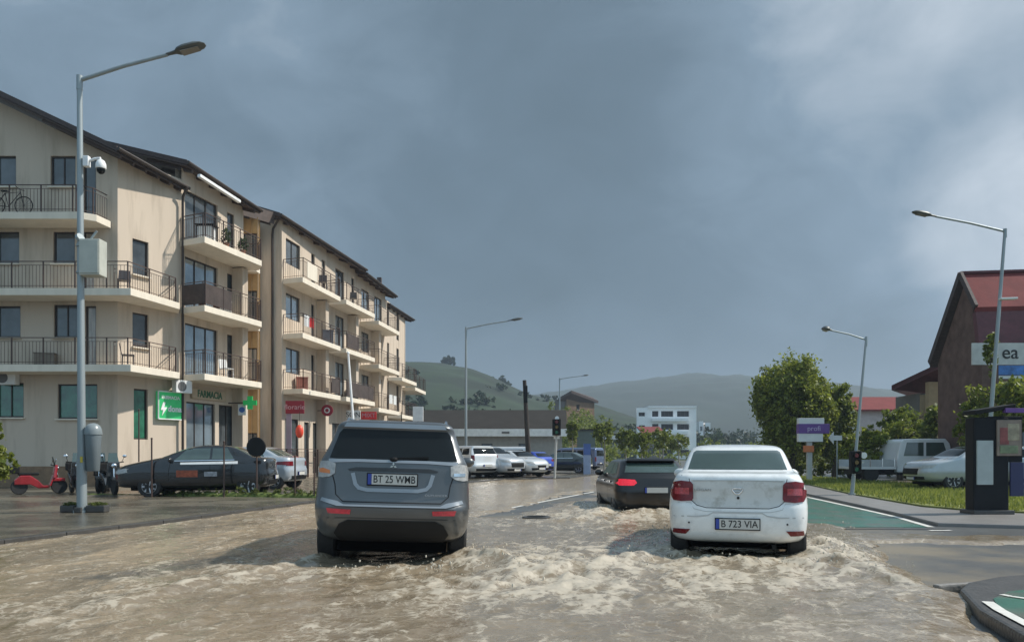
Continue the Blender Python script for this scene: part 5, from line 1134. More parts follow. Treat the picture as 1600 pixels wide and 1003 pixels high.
# ------------------------------------------------------------------ street furniture
M_galv = mat('galvanised_steel', (.30, .34, .35), rough=.45, metal=.35, var=.10, vscale=5, streak=True)
M_head = mat('lamp_housing', (.10, .11, .11), rough=.5, metal=.3)
def lamp(label, base, H, arm, lean=(0, 0), r=.10, hl=.75, m=None):
    t = thing('street_lamp', label, 'street lamp', base, 0, 'street lamps along the road'); m = m or M_galv
    top = Vector((lean[0], lean[1], H)); a = Vector(arm)
    MB().tube([(0, 0, 0), tuple(top*.12), tuple(top*.121), tuple(top)], [r, r*.96, r*.8, r*.52], 16).build('pole', m, t, smooth=True)
    MB().tube([top-Vector((0, 0, .25)), top+Vector((0, 0, .06))], r*.62, 12).build('collar', m, t, smooth=True)
    e = top+a; MB().tube([top+Vector((0, 0, -.04)), top+a*.5+Vector((0, 0, .01)), e], [r*.42, r*.38, r*.36], 10).build('arm', m, t, smooth=True)
    d_ = a.normalized(); u_ = Vector((0, 0, 1)); s_ = d_.cross(u_).normalized(); n_ = s_.cross(d_)
    # luminaire: clamp, body, flat glass
    hb = MB(); rings = []; K = 14
    prof = [(-.02, .045, .04), (.10, .05, .045), (.16, .06, .05), (.22, .13, .08), (.34, .165, .10), (.55, .165, .095), (.68, .14, .06), (.75, .06, .02)]
    for s0, w_, h_ in prof:
        c = e+d_*(s0*hl/.75)
        for k in range(K):
            an = 2*math.pi*k/K; zz = math.sin(an)*h_*(1.0 if math.sin(an) > 0 else .45); hb.v.append(tuple(c+s_*math.cos(an)*w_+n_*zz))
    for i in range(len(prof)-1):
        for k in range(K): hb.f.append((i*K+k, i*K+(k+1) % K, (i+1)*K+(k+1) % K, (i+1)*K+k))
    hb.f.append(tuple(range(K))[::-1]); hb.f.append(tuple((len(prof)-1)*K+k for k in range(K)))
    ho = hb.build('lamp_head', M_head, t, smooth=True)
    c0 = e+d_*(.27*hl/.75)-n_*.045; c1 = e+d_*(.62*hl/.75)-n_*.043
    MB().slab([c0+s_*.11, c0-s_*.11, c1-s_*.10, c1+s_*.10], -n_*.012).build('glass', mat('lamp_glass', (.22, .20, .17), rough=.2), ho)
    MB().tube([(0, 0, 0), (0, 0, .05)], r*1.7, 12).build('flange', m, t)
    return t
lb_ = Vector((-9.38, 16.75, .115)); lamp('tall street lamp carrying a security camera and a grey cabinet at the left kerb', lb_, 9.45, (1.92, 0, .52), (-.05, 0), .105, .85)
lamp('street lamp in mid distance behind the grey off-roader', (-2.92, 48.5, .1), 9.2, (2.65, 0, .45), (.02, 0), .12, .95)
lamp('faintest street lamp, far down the road past the traffic light', (5.15, 83, .05), 9.4, (2.4, 0, .3), (0, 0), .12)
lamp('tall leaning street lamp in front of the red-roofed house', (17.0, 27.6, .05), 9.35, (-2.5, 0, .50), (.72, 0), .10, .85)
t_ = lamp('leaning street lamp with a thick pale foot on the path right of the white saloon', (W(1331, 775, 24.6).x, 24.6, .07), 5.0, (-1.12, 0, .26), (.46, 0), .065, .30)
# second small fitting on the right lamp
c_ = W(1566, 468, 27.6); MB().bar((c_.x-.15, 27.5, c_.z), (c_.x+.45, 27.5, c_.z+.02), .18, .07).build('side_light', M_wh, None, bevel=.02)
o = bpy.data.objects['side_light']; tag(o, 'small white floodlight fixed halfway up the tall leaning street lamp', 'floodlight')
# camera on the left pole
cc = thing('security_camera', 'white dome security camera on a bracket on the tall left street lamp', 'camera', (lb_.x, lb_.y, 0))
q = W(133, 252, 16.75); zc = q.z
MB().box(.05, .17, -.07, .05, zc-.13, zc+.10).build('mount', M_pvc, cc, bevel=.015); MB().tube([(.16, -.01, zc+.0), (.30, -.01, zc+.05), (.40, -.01, zc+.06), (.42, -.01, zc-.02)], .030, 8).build('bracket', M_pvc, cc, smooth=True)
MB().lathe([(.03, .06), (.075, .03), (.105, -.04), (.11, -.12), (.10, -.14)], 18, 'z', (.42, -.01, zc-.03)).build('housing', M_pvc, cc, smooth=True); MB().ball((.42, -.01, zc-.19), (.088, .088, .10), 14, 10).build('dome', M_glass, cc, smooth=True)
cb = thing('control_cabinet', 'pale grey cabinet strapped to the tall left street lamp', 'cabinet', (lb_.x, lb_.y, 0)); z0 = W(0, 433, 16.75).z; z1 = W(0, 377, 16.75).z
MB().box(.05, .50, -.22, .10, z0, z1).build('casing', mat('cabinet_paint', (.42, .43, .38), rough=.5), cb, bevel=.02); MB().box(.075, .475, -.235, -.22, z0+.04, z1-.04).build('door', mat('cabinet_paint', (.4, .4, .36)), cb, bevel=.006)
MB().tube([(.0, -.12, z1+.02), (.06, -.14, z1+.05)], .10, 8).tube([(.2, 0, z1+.05), (.33, 0, z1+.22)], .025, 8).build('bracket', M_galv, cb)
for zz in (z0+.1, z1-.1): MB().lathe([(.115, zz-.02), (.115, zz+.02), (.09, zz+.02)], 16).build('strap', M_galv, cb)
# rubbish bin
bn = thing('litter_bin', 'grey litter bin with domed lid strapped to the tall left street lamp', 'litter bin', (lb_.x+.235, lb_.y+.02, 0)); zb0 = W(0, 736, 16.75).z; zb1 = W(0, 678, 16.75).z; ztp = W(0, 661, 16.75).z
M_bin = mat('bin_grey', (.14, .17, .185), rough=.4, var=.1)
MB().lathe([(.115, zb0), (.13, zb0+.02), (.165, zb1-.03), (.165, zb1)], 22).build('bucket', M_bin, bn, smooth=True); MB().lathe([(.18, zb1-.01), (.18, zb1+.03), (.172, zb1+.10), (.14, zb1+.18), (.08, ztp-.01), (.01, ztp+.005)], 22).build('lid', mat('bin_lid', (.20, .23, .24), rough=.3), bn, smooth=True)
MB().box(-.25, -.12, -.03, .03, zb1-.2, zb1-.14).build('bracket', M_galv, bn)
pl = thing('kerbed_planter', 'low mossy stone surround at the foot of the tall left street lamp', 'planter', (lb_.x, lb_.y, .115))
for x0, x1 in ((-.42, -.12), (.14, .55)):
    MB().box(x0, x1, -.12, .12, 0, .16).build('kerb_stone', M_kerbd, pl, bevel=.03); m_ = MB(); leafblob(m_, ((x0+x1)/2, 0, .17), ((x1-x0)/2, .13, .05), 260, .03, rgp); m_.build('moss_cushion', leafmat('moss_leaf', (.06, .08, .015), (.16, .19, .04)), pl, flip=False)
MB().box(-.07, .09, -.20, -.13, 0, .12).build('footing', M_kerbd, pl, bevel=.02)
MB().box(lb_.x+.02, lb_.x+.07, lb_.y-.105, lb_.y-.095, 1.55-.35, 1.33).build('sticker', mat('yellow', (.6, .45, .05)), None)
tag(bpy.data.objects['sticker'], 'small yellow sticker low on the tall left street lamp', 'sticker')
# thin posts along the pavement
def post(px, py1, py0, Y, label):
    q = W(px, py0, Y); zt = q.z; t = thing('metal_post', label, 'post', (q.x, Y, .115), 0, 'thin metal posts along the pavement')
    MB().tube([(0, 0, 0), (0, 0, zt-.115)], .025, 8).build('shaft', M_rail, t); MB().ball((0, 0, zt-.115), (.035, .035, .03), 8, 6).build('cap', M_rail, t)
post(237, 760, 685, 22.6, 'thin dark post at the front wheel of the long black saloon'); post(350, 765, 690, 22.5, 'thin dark post in front of the doors of the long black saloon'); post(461, 770, 712, 22.3, 'thin dark post by the silver saloon tail, rightmost of its row'); post(217, 690, 640, 27.5, 'thin dark post in front of the beige side wall')
post(491, 772, 715, 22.2, 'thin dark post next to the left flank of the grey off-roader')
rs2 = thing('round_sign', 'back of a round black traffic sign above the tail of the long black saloon', 'sign'); cp = W(400, 698, 22.6)
MB().lathe([(.27, 0), (.29, .02), (.27, .04)], 28, 'y', tuple(cp)).build('disc', M_black, rs2, smooth=True); MB().tube([(cp.x, cp.y+.06, .115), (cp.x, cp.y+.06, cp.z+.2)], .025).build('post', M_rail, rs2)
# fences near the building
def fence(pts, label, h=1.2, z=.115, **k):
    t = thing('metal_fence', label, 'fence', (0, 0, 0)); railing(pts, z, h, parent=t, name='rail_panel', post=.07, **k); return t
fence([(-12.4, 34.2), (-11.3, 38.5), (-10.2, 44)], 'dark metal fence in front of the far wing of the apartment building', 1.5)
bw = MB().box(-13.6, -10.6, 30.9, 31.1, .1, .75).build('low_wall', M_base, bevel=.02); tag(bw, 'low brown wall in front of the pharmacy, behind the parked cars', 'wall')
# white flagpole
fp = thing('flagpole', 'slim white leaning flagpole in front of the far wing, above the grey off-roader', 'flagpole', (-7.9, 40, .115)); q = W(549, 552, 40)
MB().tube([(0, 0, 0), (q.x+7.9, 0, q.z-.115)], [.09, .055], 10).build('pole', M_pvc, fp, smooth=True); MB().ball((q.x+7.9, 0, q.z-.1), (.08, .08, .08)).build('finial', M_pvc, fp, smooth=True)
fp.location.x = W(558, 660, 40).x
# black wooden pole
wp = thing('timber_pole', 'dark leaning timber utility pole in front of the long low building', 'utility pole', (1.02, 45, .1)); q = W(819.5, 594, 45)
MB().tube([(0, 0, 0), (q.x-1.02, 0, q.z-.1)], [.17, .11], 10).build('pole', mat('old_timber', (.035, .028, .024), rough=.9, var=.4, vscale=8), wp, smooth=True)
q2 = W(820, 612, 45); MB().box(q2.x-.95-.12-.12+.15-.05, q2.x-1.02+.16, -.14, .14, q2.z-.75, q2.z+.25).build('junction_box', M_black, wp, bevel=.02)
# traffic lights
def traffic_light(label, base, Hh, lean=0, scale=1):
    t = thing('traffic_light', label, 'traffic light', base, 0, 'traffic lights'); MB().tube([(0, 0, 0), (lean, 0, Hh)], .065, 10).build('post', mat('pale_post', (.42, .42, .40), rough=.5), t, smooth=True)
    x0 = lean*.92-.02; zc = Hh-.2
    MB().box(x0-.22, x0+.22, -.25, -.05, zc-.62, zc+.22).build('head', M_black, t, bevel=.02)
    for i, c in enumerate(((.20, .02, .02), (.20, .12, .02), (.02, .14, .06))):
        lo_ = MB().lathe([(.085, -.28), (.10, -.25), (.0, -.25)], 14, 'y', (x0, 0, zc+.08-i*.27)).build('lens', mat('lens%d' % i, c, rough=.2), t)
        MB().tube([(x0, -.25, zc+.08-i*.27), (x0, -.36, zc+.08-i*.27)], .11, 12, cap=False).build('hood', M_black, lo_)
    return t
tl = traffic_light('far traffic light on a pale post right of the timber pole', (2.22, 40, .1), 3.05, .12); MB().lathe([(.11, 0), (.11, .02)], 16, 'y', (.12, -.06, 3.12)).build('signal_lamp', M_pvc, tl)
MB().box(-.05, .26, -.05, -.02, 2.05, 2.3).build('sign_plate', M_wh, tl)
q = W(1336, 722, 24.5); tl = thing('traffic_light', 'black signal box on the left of the leaning lamp post right of the white saloon', 'traffic light', (q.x, 24.45, q.z), 0, 'traffic lights')
MB().box(-.20, .14, -.12, .06, -.36, .36).build('head', M_black, tl, bevel=.02)
for i in range(3): lo_ = MB().lathe([(.07, -.15), (.085, -.12), (.0, -.12)], 14, 'y', (-.03, 0, .22-i*.22)).build('lens', MATS['lens%d' % i], tl); MB().tube([(-.03, -.12, .22-i*.22), (-.03, -.21, .22-i*.22)], .09, 12, cap=False).build('hood', M_black, lo_)
MB().lathe([(.10, 0), (.10, .02)], 14, 'y', (.22, -.10, .22)).build('sign_plate', M_wh, tl); MB().bar((.14, .05, 0), (.3, .12, 0), .04, .04).build('bracket', M_galv, tl)

# purple and white totem sign
ps = thing('totem_sign', 'white and purple shop sign on an orange and pale post before the big tree', 'sign', (0, 0, 0)); Yp = 36
def bx(n, p0, p1, y0, y1, m, dep=.25, off=0): a = W(p0, y1, Yp); b = W(p1, y0, Yp); return MB().box(a.x, b.x, Yp+off, Yp+dep, a.z, b.z).build(n, m, ps, bevel=.01)
bx('top_panel', 1248, 1288, 653, 662, M_wh); bx('purple_panel', 1248, 1296, 662, 677, mat('purple', (.14, .06, .25), rough=.5), .3, -.03); bx('lower_panel', 1248, 1286, 677, 690, M_wh); bx('orange_panel', 1258, 1272, 696, 706, mat('orange', (.55, .17, .06)))
bx('post', 1262, 1270, 690, 750, mat('pale_post', (.4, .4, .4)), .2, .05); c_ = W(1272, 669.5, Yp-.04); text_mesh('lettering', 'profi', .33, mat('lilac', (.5, .42, .6)), ps, frame_mtx((c_.x, Yp-.034, c_.z), (1, 0, 0), (0, 0, 1)), .004)
ar = thing('arrow_sign', 'small white arrow sign beside the purple totem sign', 'sign'); a = W(1306, 684, Yp+1); MB().slab([(a.x-.35, Yp+1, a.z), (a.x-.1, Yp+1, a.z+.3), (a.x-.1, Yp+1, a.z+.12), (a.x+.3, Yp+1, a.z+.12), (a.x+.3, Yp+1, a.z-.12), (a.x-.1, Yp+1, a.z-.12), (a.x-.1, Yp+1, a.z-.3)], (0, .05, 0)).build('arrow', M_wh, ar); MB().tube([(a.x+.1, Yp+1.1, .05), (a.x+.1, Yp+1.1, a.z)], .035).build('post', M_galv, ar)
# black kiosk with poster panels
Yk = 16.8; kx = lambda px: (px-800)/1200*Yk; kz = lambda py: CAMH+(HY-py)/1200*Yk
ki = thing('advertising_kiosk', 'black kiosk with white and coloured poster panels on the right edge of the lawn', 'kiosk')
x0, x1 = kx(1522), kx(1577)
MB().box(x0, x1, Yk, Yk+.35, .1, kz(652)).build('body', mat('kiosk_black', (.008, .009, .011), rough=.5, var=.3, spec=.2), ki, bevel=.04); MB().box(kx(1553), kx(1600), Yk+.04, Yk+.30, kz(722), kz(650)).build('poster_board', mat('kiosk_black', (.008, .009, .011)), ki, bevel=.02)
MB().slab([(x0-.02, Yk-.08, kz(648)), (x1+.1, Yk-.08, kz(638)), (x1+.1, Yk+.40, kz(638)), (x0-.02, Yk+.40, kz(648))], (0, 0, .10)).build('roof', M_black, ki, bevel=.02)
def pn(n, p0, p1, y0, y1, m, e=.05, par=None): return MB().box(kx(p0), kx(p1), Yk-e, Yk-.003, kz(y1), kz(y0)).build(n, m, par or ki, bevel=.008)
pn('white_panel', 1525, 1550, 688, 757, mat('kiosk_white', (.38, .42, .40), rough=.3, var=.12)); po = pn('poster', 1556, 1594, 656, 712, mat('poster_tan', (.22, .17, .13), rough=.5, var=.3, vscale=3))
for i, (p0, p1, y0, y1, c) in enumerate(((1560, 1574, 668, 694, (.25, .07, .06)), (1572, 1590, 662, 688, (.28, .24, .16)), (1560, 1588, 696, 708, (.18, .22, .12)))): pn('picture', p0, p1, y0, y1, mat('pic%d' % i, c, rough=.5, var=.4, vscale=6), .058+.004*i, po)
pn('blue_panel', 1579, 1600, 722, 775, mat('kiosk_blue', (.02, .024, .08), rough=.4), -.05); pn('purple_sign', 1566, 1600, 638, 645, mat('purple', (.10, .03, .22)), .12)
MB().box(x0-.06, x1+.06, Yk-.1, Yk+.45, .06, .16).build('plinth', M_kerbd, ki, bevel=.02)
# motor scooters
def scooter(label, loc, rz, col, first=None):
    t = thing('motor_scooter', label, 'scooter', loc, rz, 'motor scooters parked behind the tall left street lamp'); pm = mat('scooter'+str(col), col, rough=.25, coat=1)
    for xw in (-.62, .62):
        w = MB().lathe([(.12, -.05), (.24, -.055), (.26, -.03), (.26, .03), (.24, .055), (.12, .05)], 22, 'y', (xw, 0, .26)).build('wheel', M_tyre, t, smooth=True); MB().lathe([(.13, -.04), (.13, .04)], 16, 'y', (xw, 0, .26)).build('hub', M_chrome, w)
    b = MB(); pr = [(-.78, .50, .10), (-.6, .66, .15), (-.3, .66, .17), (-.05, .48, .14), (.1, .30, .14), (.3, .30, .13)]
    for x_, z_, w_ in pr: b.v += [(x_, -w_, z_), (x_, w_, z_), (x_, w_*.8, .34 if x_ < -.2 else .2), (x_, -w_*.8, .34 if x_ < -.2 else .2)]
    for i in range(len(pr)-1):
        for k in range(4): b.f.append((i*4+k, i*4+(k+1) % 4, (i+1)*4+(k+1) % 4, (i+1)*4+k))
    b.f += [(0, 1, 2, 3), tuple(len(b.v)-4+k for k in (3, 2, 1, 0))]; b.build('body', pm, t, bevel=.03)
    MB().slab([(.28, -.17, .28), (.28, .17, .28), (.50, .16, .92), (.50, -.16, .92)], (.06, 0, .0)).build('leg_shield', pm, t, bevel=.02); MB().box(.40, .80, -.09, .09, .44, .56).build('mudguard', pm, t, bevel=.03); MB().slab([(.40, -.2, .55), (.40, .2, .55), (.46, .17, 1.02), (.46, -.17, 1.02)], (.10, 0, 0)).build('fairing', pm, t, bevel=.03); MB().slab([(.47, -.16, 1.02), (.47, .16, 1.02), (.40, .12, 1.30), (.40, -.12, 1.30)], (.01, 0, 0)).build('windshield', M_glassg, t); MB().box(-.92, -.62, -.16, .16, .72, .98).build('top_case', M_black, t, bevel=.04)
    MB().box(-.66, -.02, -.13, .13, .66, .76).build('seat', M_black, t, bevel=.04); MB().tube([(.64, 0, .26), (.48, 0, 1.0)], .03, 8).build('fork', M_chrome, t)
    MB().tube([(.40, -.32, 1.02), (.47, 0, .98), (.40, .32, 1.02)], .018, 8).build('handlebar', M_black, t); MB().ball((.56, 0, .90), (.06, .09, .08), 12, 8).build('headlamp', M_chrome, t, smooth=True)
    for s_ in (-1, 1): mo = MB().ball((.46, s_*.33, 1.20), (.02, .065, .05), 10, 6).build('mirror', M_chrome, t, smooth=True); MB().bar((.42, s_*.26, 1.02), (.46, s_*.32, 1.17), .012, .012).build('mirror_stem', M_black, mo)
    return t
scooter('red motor scooter with white seat edge left of the litter bin', (-14.95, 24.3, .115), R(40), (.33, .012, .018)).scale = (.88, .88, .9); scooter('dark motor scooter between the red scooter and the lamp post', (-14.05, 24.7, .115), R(-52), (.02, .02, .022)); scooter('dark motor scooter right of the litter bin, with bright headlamp', (-12.75, 24.3, .115), R(-48), (.05, .055, .06)); scooter('black motor scooter directly behind the litter bin', (-13.5, 25.4, .115), R(-75), (.012, .012, .012))
# person-like blue sign and pale bin far away
t = thing('parking_sign', 'tall pale blue sign panel right of the dark saloon in the far bays', 'sign', (0, 0, 0)); q = W(918, 742, 48); MB().box(q.x-.25, q.x+.2, 48, 48.15, .1, 2.0).build('panel', mat('pale_blue', (.30, .36, .50)), t, bevel=.02); MB().box(q.x-.25, q.x+.2, 47.98, 47.995, 1.3, 2.0).build('blue_part', mat('sign_blue2', (.08, .14, .36)), t)

# ------------------------------------------------------------------ vegetation
M_bark = mat('bark', (.07, .055, .04), rough=.9, var=.4, vscale=10, bump=.8, bscale=20)
def leaves(name, blobs, n, s, m, parent, seed, surf=.55):
    rg_ = np.random.RandomState(seed); vol = np.array([b[3]*b[4]*b[5] for b in blobs])**.67; cnt = (n*vol/vol.sum()).astype(int); P = []
    for b, c in zip(blobs, cnt):
        nc = max(4, c//22); d = rg_.randn(nc, 3); d /= np.linalg.norm(d, axis=1)[:, None]; r = (surf+(1-surf)*rg_.rand(nc))*(1+.10*rg_.randn(nc)); cc = d*r[:, None]*np.array(b[3:6])
        cs = np.repeat(cc, 22, 0)+rg_.randn(nc*22, 3)*np.array(b[3:6]).mean()*.11; P.append(cs+np.array(b[:3]))
    P = np.concatenate(P); N_ = len(P); a = rg_.randn(N_, 3); a /= np.linalg.norm(a, axis=1)[:, None]; b = np.cross(a, rg_.randn(N_, 3)); b /= np.linalg.norm(b, axis=1)[:, None]; sz = s*(.6+.8*rg_.rand(N_))[:, None]
    V = np.stack([P-a*sz, P+b*sz*.55+a*sz*.2, P+a*sz, P-b*sz*.55+a*sz*.2], 1).reshape(-1, 3); me = bpy.data.meshes.new(name); me.vertices.add(len(V)); me.vertices.foreach_set('co', V.ravel().astype(np.float32)); me.loops.add(N_*4); me.loops.foreach_set('vertex_index', np.arange(N_*4, dtype=np.int32))
    me.polygons.add(N_); me.polygons.foreach_set('loop_start', np.arange(0, N_*4, 4, dtype=np.int32)); me.polygons.foreach_set('loop_total', np.full(N_, 4, dtype=np.int32)); me.update(calc_edges=True)
    return link_mesh(name, me, m, parent)
L_dark = leafmat('leaf_dark', (.085, .11, .018), (.32, .36, .05)); L_mid = leafmat('leaf_mid', (.09, .12, .02), (.25, .29, .045)); L_light = leafmat('leaf_light', (.11, .15, .02), (.24, .27, .05))
L_hill = leafmat('leaf_hill', (.015, .028, .011), (.04, .065, .022))
def crown_blobs(x, y, z, rx, ry, rz, n, seed):
    rg_ = np.random.RandomState(seed); out = [(x, y, z, rx*.74, ry*.74, rz*.78)]
    for i in range(n):
        a = rg_.rand()*6.283; e_ = (rg_.rand()*1.7-.75); f = .62; out.append((x+math.cos(a)*math.cos(e_)*rx*f, y+math.sin(a)*math.cos(e_)*ry*f, z+math.sin(e_)*rz*f*1.05, rx*(.26+.16*rg_.rand()), ry*(.26+.16*rg_.rand()), rz*(.22+.14*rg_.rand())))
    return out
def tree(label, x, y, h, rx, rz, n, s, m, seed, group=None, trunk=.16, cat='tree', nb=14, zc=None, name='tree', tm=None):
    t = thing(name, label, cat, (x, y, 0), 0, group); zc = zc or h-rz; b = MB(); rg_ = random.Random(seed)
    b.tube([(0, 0, 0), (.05, 0, zc*.5), (.0, .05, zc+rz*.3)], [trunk, trunk*.75, trunk*.3], 10)
    for i in range(7):
        a = rg_.random()*6.28; z_ = zc-rz*.6+rz*rg_.random()*.9; b.tube([(0, 0, max(.3, z_)), (math.cos(a)*rx*.35, math.sin(a)*rx*.35, z_+rz*.25), (math.cos(a)*rx*.7, math.sin(a)*rx*.7, z_+rz*.4)], [trunk*.4, trunk*.25, trunk*.08], 6)
    b.build('trunk', tm or M_bark, t, smooth=True); leaves('crown', crown_blobs(0, 0, zc, rx, rx, rz, nb, seed), n, s, m, t, seed); return t
tree('largest tree, dark broad crown behind the purple totem sign', 16.0, 44, 7.6, 2.45, 3.75, 52000, .095, L_dark, 1, trunk=.22, nb=26, zc=3.8)
tree('lighter green tree touching the right side of the largest tree', 18.9, 45, 6.5, 1.35, 3.2, 14000, .10, L_mid, 2, nb=14, zc=3.3)
tree('yellow-green young tree beside the leaning lamp post', 20.2, 40, 3.6, 1.0, 1.6, 3800, .10, L_light, 3, zc=2.0)
tree('bushy yellow-green tree in front of the pink house', 22.2, 43.5, 4.6, 1.5, 2.2, 6000, .11, L_light, 4, zc=2.4)
tree('green tree right of the bushy yellow-green tree, in front of the tan house', 22.6, 40.5, 4.3, 1.2, 2.1, 5000, .11, L_mid, 5, zc=2.3)
tree('low dark shrub tree behind the flatbed truck', 17.2, 37.5, 2.9, 1.4, 1.4, 4500, .10, L_dark, 6, zc=1.5)
tree('creeper-like green tree growing up the front of the red-roofed house', 19.0, 28.9, 4.5, 1.7, 1.5, 5200, .10, L_mid, 7, zc=3.0); tree('thin green tree by the left corner of the red-roofed house', 18.3, 30.5, 4.6, .7, 2.0, 2600, .09, L_dark, 8, zc=2.6, trunk=.08)
tree('thin leafy sapling rising in front of the white banner', 17.65, 28.3, 5.9, .28, .95, 500, .07, L_light, 9, zc=5.0, trunk=.04)
YT = 'young trees lining the end of the road'
for i, (px, Y_, h_, rx, m_, lb2) in enumerate(((944, 58, 4.1, .95, L_mid, 'young green tree at the left end of the row beyond the black hatchback'), (977, 60, 3.6, .9, L_light, 'young tree, second from the left beyond the black hatchback'), (1002, 56, 3.4, .85, L_mid, 'young tree, third from the left beyond the black hatchback'), (1030, 62, 3.7, 1.1, L_light, 'bright green young tree next to the white saloon roof'), (894, 64, 4.4, .6, L_mid, 'thin young tree at the right end of the long low building'), (1060, 70, 3.6, 1.3, L_mid, 'young tree just left of the white saloon roof, behind the bright green one'))):
    tree(lb2, W(px, 700, Y_).x, Y_, h_, rx, 1.15, 2200, .10, m_, 20+i, YT, trunk=.07, zc=h_-1.2, nb=8, tm=mat('pale_trunk', (.30, .27, .22), rough=.8))
hg = thing('low_planting', 'low straggly green planting along the pavement edge before the long black saloon', 'plants', (0, 0, 0)); leaves('foliage', [(-10.5+i*.42, 23.35-i*.09, .2, .3, .22, .16+.06*math.sin(i*2.3)) for i in range(13)], 5000, .03, leafmat('moss_leaf', (.06, .08, .015), (.16, .19, .04)), hg, 35)
bu = thing('bush', 'bright green bush at the left edge of the photograph', 'bush', (-10.15, 14.6, .115)); leaves('foliage', crown_blobs(0, 0, 1.15, .62, .6, 1.1, 12, 31), 6000, .045, L_light, bu, 31); MB().tube([(0, 0, 0), (.02, 0, .8)], [.04, .02]).build('stem', M_bark, bu)
hd = thing('hedge', 'clipped green hedge at the far end of the lawn', 'hedge', (0, 0, 0)); leaves('foliage', [(x_, 46+.2*math.sin(x_*3), .6, .8, .5, .6) for x_ in np.arange(12.6, 24, .9)], 9000, .08, L_mid, hd, 33)
# grass blades on the lawn
rg = np.random.RandomState(5); lx_ = rg.rand(90000)*22+8; ly_ = rg.rand(90000)**1.3*32+13.5; dd = sdf_poly(lx_, ly_, [(p.x, p.y) for p in lawnpts]); k = dd < -.03; lx_, ly_ = lx_[k][:26000], ly_[k][:26000]
n = len(lx_); an = rg.rand(n)*6.283; hh = .06+.09*rg.rand(n); w_ = .012+.0006*ly_; lean = (rg.rand(n, 2)-.5)*.09
V = np.stack([np.stack([lx_-np.cos(an)*w_, ly_-np.sin(an)*w_, np.full(n, .095)], -1), np.stack([lx_+np.cos(an)*w_, ly_+np.sin(an)*w_, np.full(n, .095)], -1), np.stack([lx_+lean[:, 0], ly_+lean[:, 1], .1+hh], -1)], 1).reshape(-1, 3)
me = bpy.data.meshes.new('grass'); me.from_pydata(V.tolist(), [], [(3*i, 3*i+1, 3*i+2) for i in range(n)]); tag(link_mesh('grass', me, leafmat('grass_blade', (.13, .17, .03), (.30, .32, .07))), kind='stuff')

# ------------------------------------------------------------------ hills
def hill(name, prof, Y0, Y1, m, seed, amp, back=1.5):
    px = np.linspace(prof[0][0], prof[-1][0], 160); py = np.interp(px, [p[0] for p in prof], [p[1] for p in prof]); t = np.concatenate([np.linspace(0, 1, 50), np.linspace(1.03, back, 14)])
    PX, T = np.meshgrid(px, t); Yv = Y0+(Y1-Y0)*T; Xv = (PX-HX)/FPX*Y1*(.85+.15*T); Zr = CAMH+(HY-np.interp(PX, px, py))/FPX*Y1
    s_ = np.where(T <= 1, np.sin(T*math.pi/2)**1.1, np.cos((T-1)/(back-1)*math.pi/2)); Z_ = -1+(Zr+1)*s_+amp*(fbm(Xv/25, Yv/25, seed, 5)-.5)*np.minimum(1, T*2)
    return tag(grid_mesh(name, Xv, Yv, Z_, m), kind='structure')
M_h1 = mat('hill_grass', (.017, .034, .014), rough=.95, var=.35, vscale=.05, col2=(.011, .020, .010), c2thr=(.45, .58), c2scale=.035)  # grass colours darkened for the cloud shadow lying on the hill
M_h2 = mat('far_hill_woods', (.020, .032, .020), rough=.95, var=.3, vscale=.02, col2=(.018, .03, .018), c2thr=(.45, .58), c2scale=.012)
hill('hill', [(300, 596), (420, 580), (560, 573), (635, 573), (700, 578), (740, 588), (770, 599), (800, 612), (830, 625), (870, 632), (900, 632), (960, 655), (1010, 690), (1060, 706)], 160, 420, M_h1, 41, 4)
hill('far_hill', [(700, 640), (840, 622), (900, 612), (960, 604), (1010, 597), (1060, 592), (1110, 594), (1170, 598), (1250, 606), (1330, 618), (1500, 628), (1800, 640), (2100, 640)], 500, 1150, M_h2, 42, 8)
HT = 'trees standing on the skyline of the green hill'
def hpos(px, py, Y): q = W(px, py, Y); return q
for i, (px, py, r_, lb2) in enumerate(((700, 568, 4.2, 'round tree alone on top of the green hill, left of the mid street lamp'), (787, 602, 4.6, 'tree low on the falling skyline of the green hill'), (766, 593, 2.6, 'small tree on the hill skyline just above and left of the lowest one'))):
    q = W(px, py, 418); t = thing('hill_tree', lb2, 'tree', (q.x, q.y, q.z-2.5), 0, HT); MB().tube([(0, 0, 0), (0, 0, r_*.8)], [.35, .2]).build('trunk', M_bark, t); leaves('crown', crown_blobs(0, 0, r_*.75, r_, r_, r_, 7, 50+i), 1500, .7, L_hill, t, 50+i)
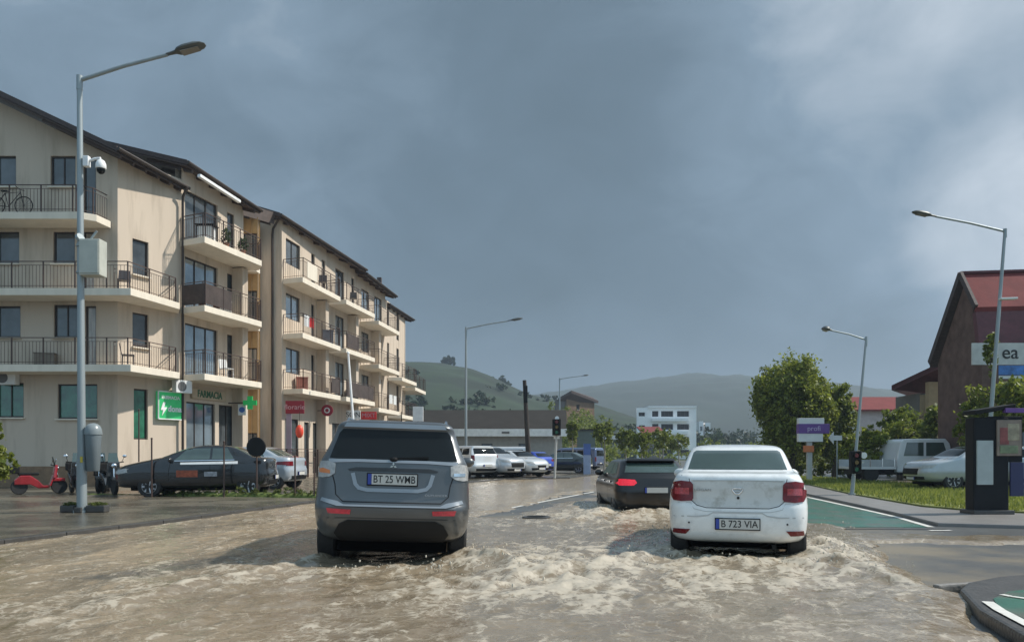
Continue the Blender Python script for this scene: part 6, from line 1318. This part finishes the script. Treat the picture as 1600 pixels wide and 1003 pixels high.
# scattered woods and hedgerows on the near hill
hm_ = bpy.data.objects['hill'].data; hv = np.empty(len(hm_.vertices)*3, dtype=np.float32); hm_.vertices.foreach_get('co', hv); hv = hv.reshape(-1, 3)
rgh = np.random.RandomState(77); sel = hv[(hv[:, 1] > 200) & (hv[:, 1] < 425) & (hv[:, 2] > 3)]; cl = fbm(sel[:, 0]/38, sel[:, 1]/22, 78, 3); sel = sel[(cl > .54) & (sel[:, 1] < 300)]; sel = sel[rgh.choice(len(sel), 150)]
tag(leaves('hillside_woods', [(q[0], q[1], q[2]+.8, 2+4*rgh.rand(), 2+3*rgh.rand(), .8+1.4*rgh.rand()) for q in sel], 26000, .6, L_hill, None, 79), kind='stuff')
# woods at the foot of the hills
bl_ = []; rg = random.Random(9)
for i in range(150):
    px = rg.uniform(640, 1180); Y_ = rg.uniform(180, 330); bl_.append((W(px, 700, Y_).x, Y_, rg.uniform(1.5, 5)+ (Y_-180)*.02, rg.uniform(3, 6), rg.uniform(3, 6), rg.uniform(2.5, 5)))
wd = leaves('woodland', bl_, 30000, .55, L_hill, None, 60); tag(wd, kind='stuff')
bl_ = []
for i in range(90):
    px = rg.uniform(905, 1500); Y_ = rg.uniform(75, 120); bl_.append((W(px, 700, Y_).x, Y_, rg.uniform(.4, 1.8), rg.uniform(1.2, 2.6), 1.5, rg.uniform(1, 1.9)))
for i in range(26): Y_ = rg.uniform(105, 140); px = rg.uniform(862, 945); bl_.append((W(px, 700, Y_).x, Y_, rg.uniform(1.5, 7.5), 2.2, 2, 1.8))
wd = leaves('shrubbery', bl_, 22000, .2, L_mid, None, 61); tag(wd, kind='stuff')

# ------------------------------------------------------------------ air
hz = MB().box(-700, 700, -30, 1400, -3, 135).build('haze', None); tag(hz, kind='stuff')
hm = bpy.data.materials.new('haze_air'); hm.use_nodes = True; t = hm.node_tree; t.nodes.clear(); o_ = t.nodes.new('ShaderNodeOutputMaterial'); pv = t.nodes.new('ShaderNodeVolumePrincipled')
pv.inputs['Color'].default_value = (.62, .76, .92, 1); pv.inputs['Density'].default_value = .00055; pv.inputs['Anisotropy'].default_value = .2; t.links.new(pv.outputs[0], o_.inputs['Volume']); hz.data.materials.append(hm)
scene.cycles.volume_bounces = 0
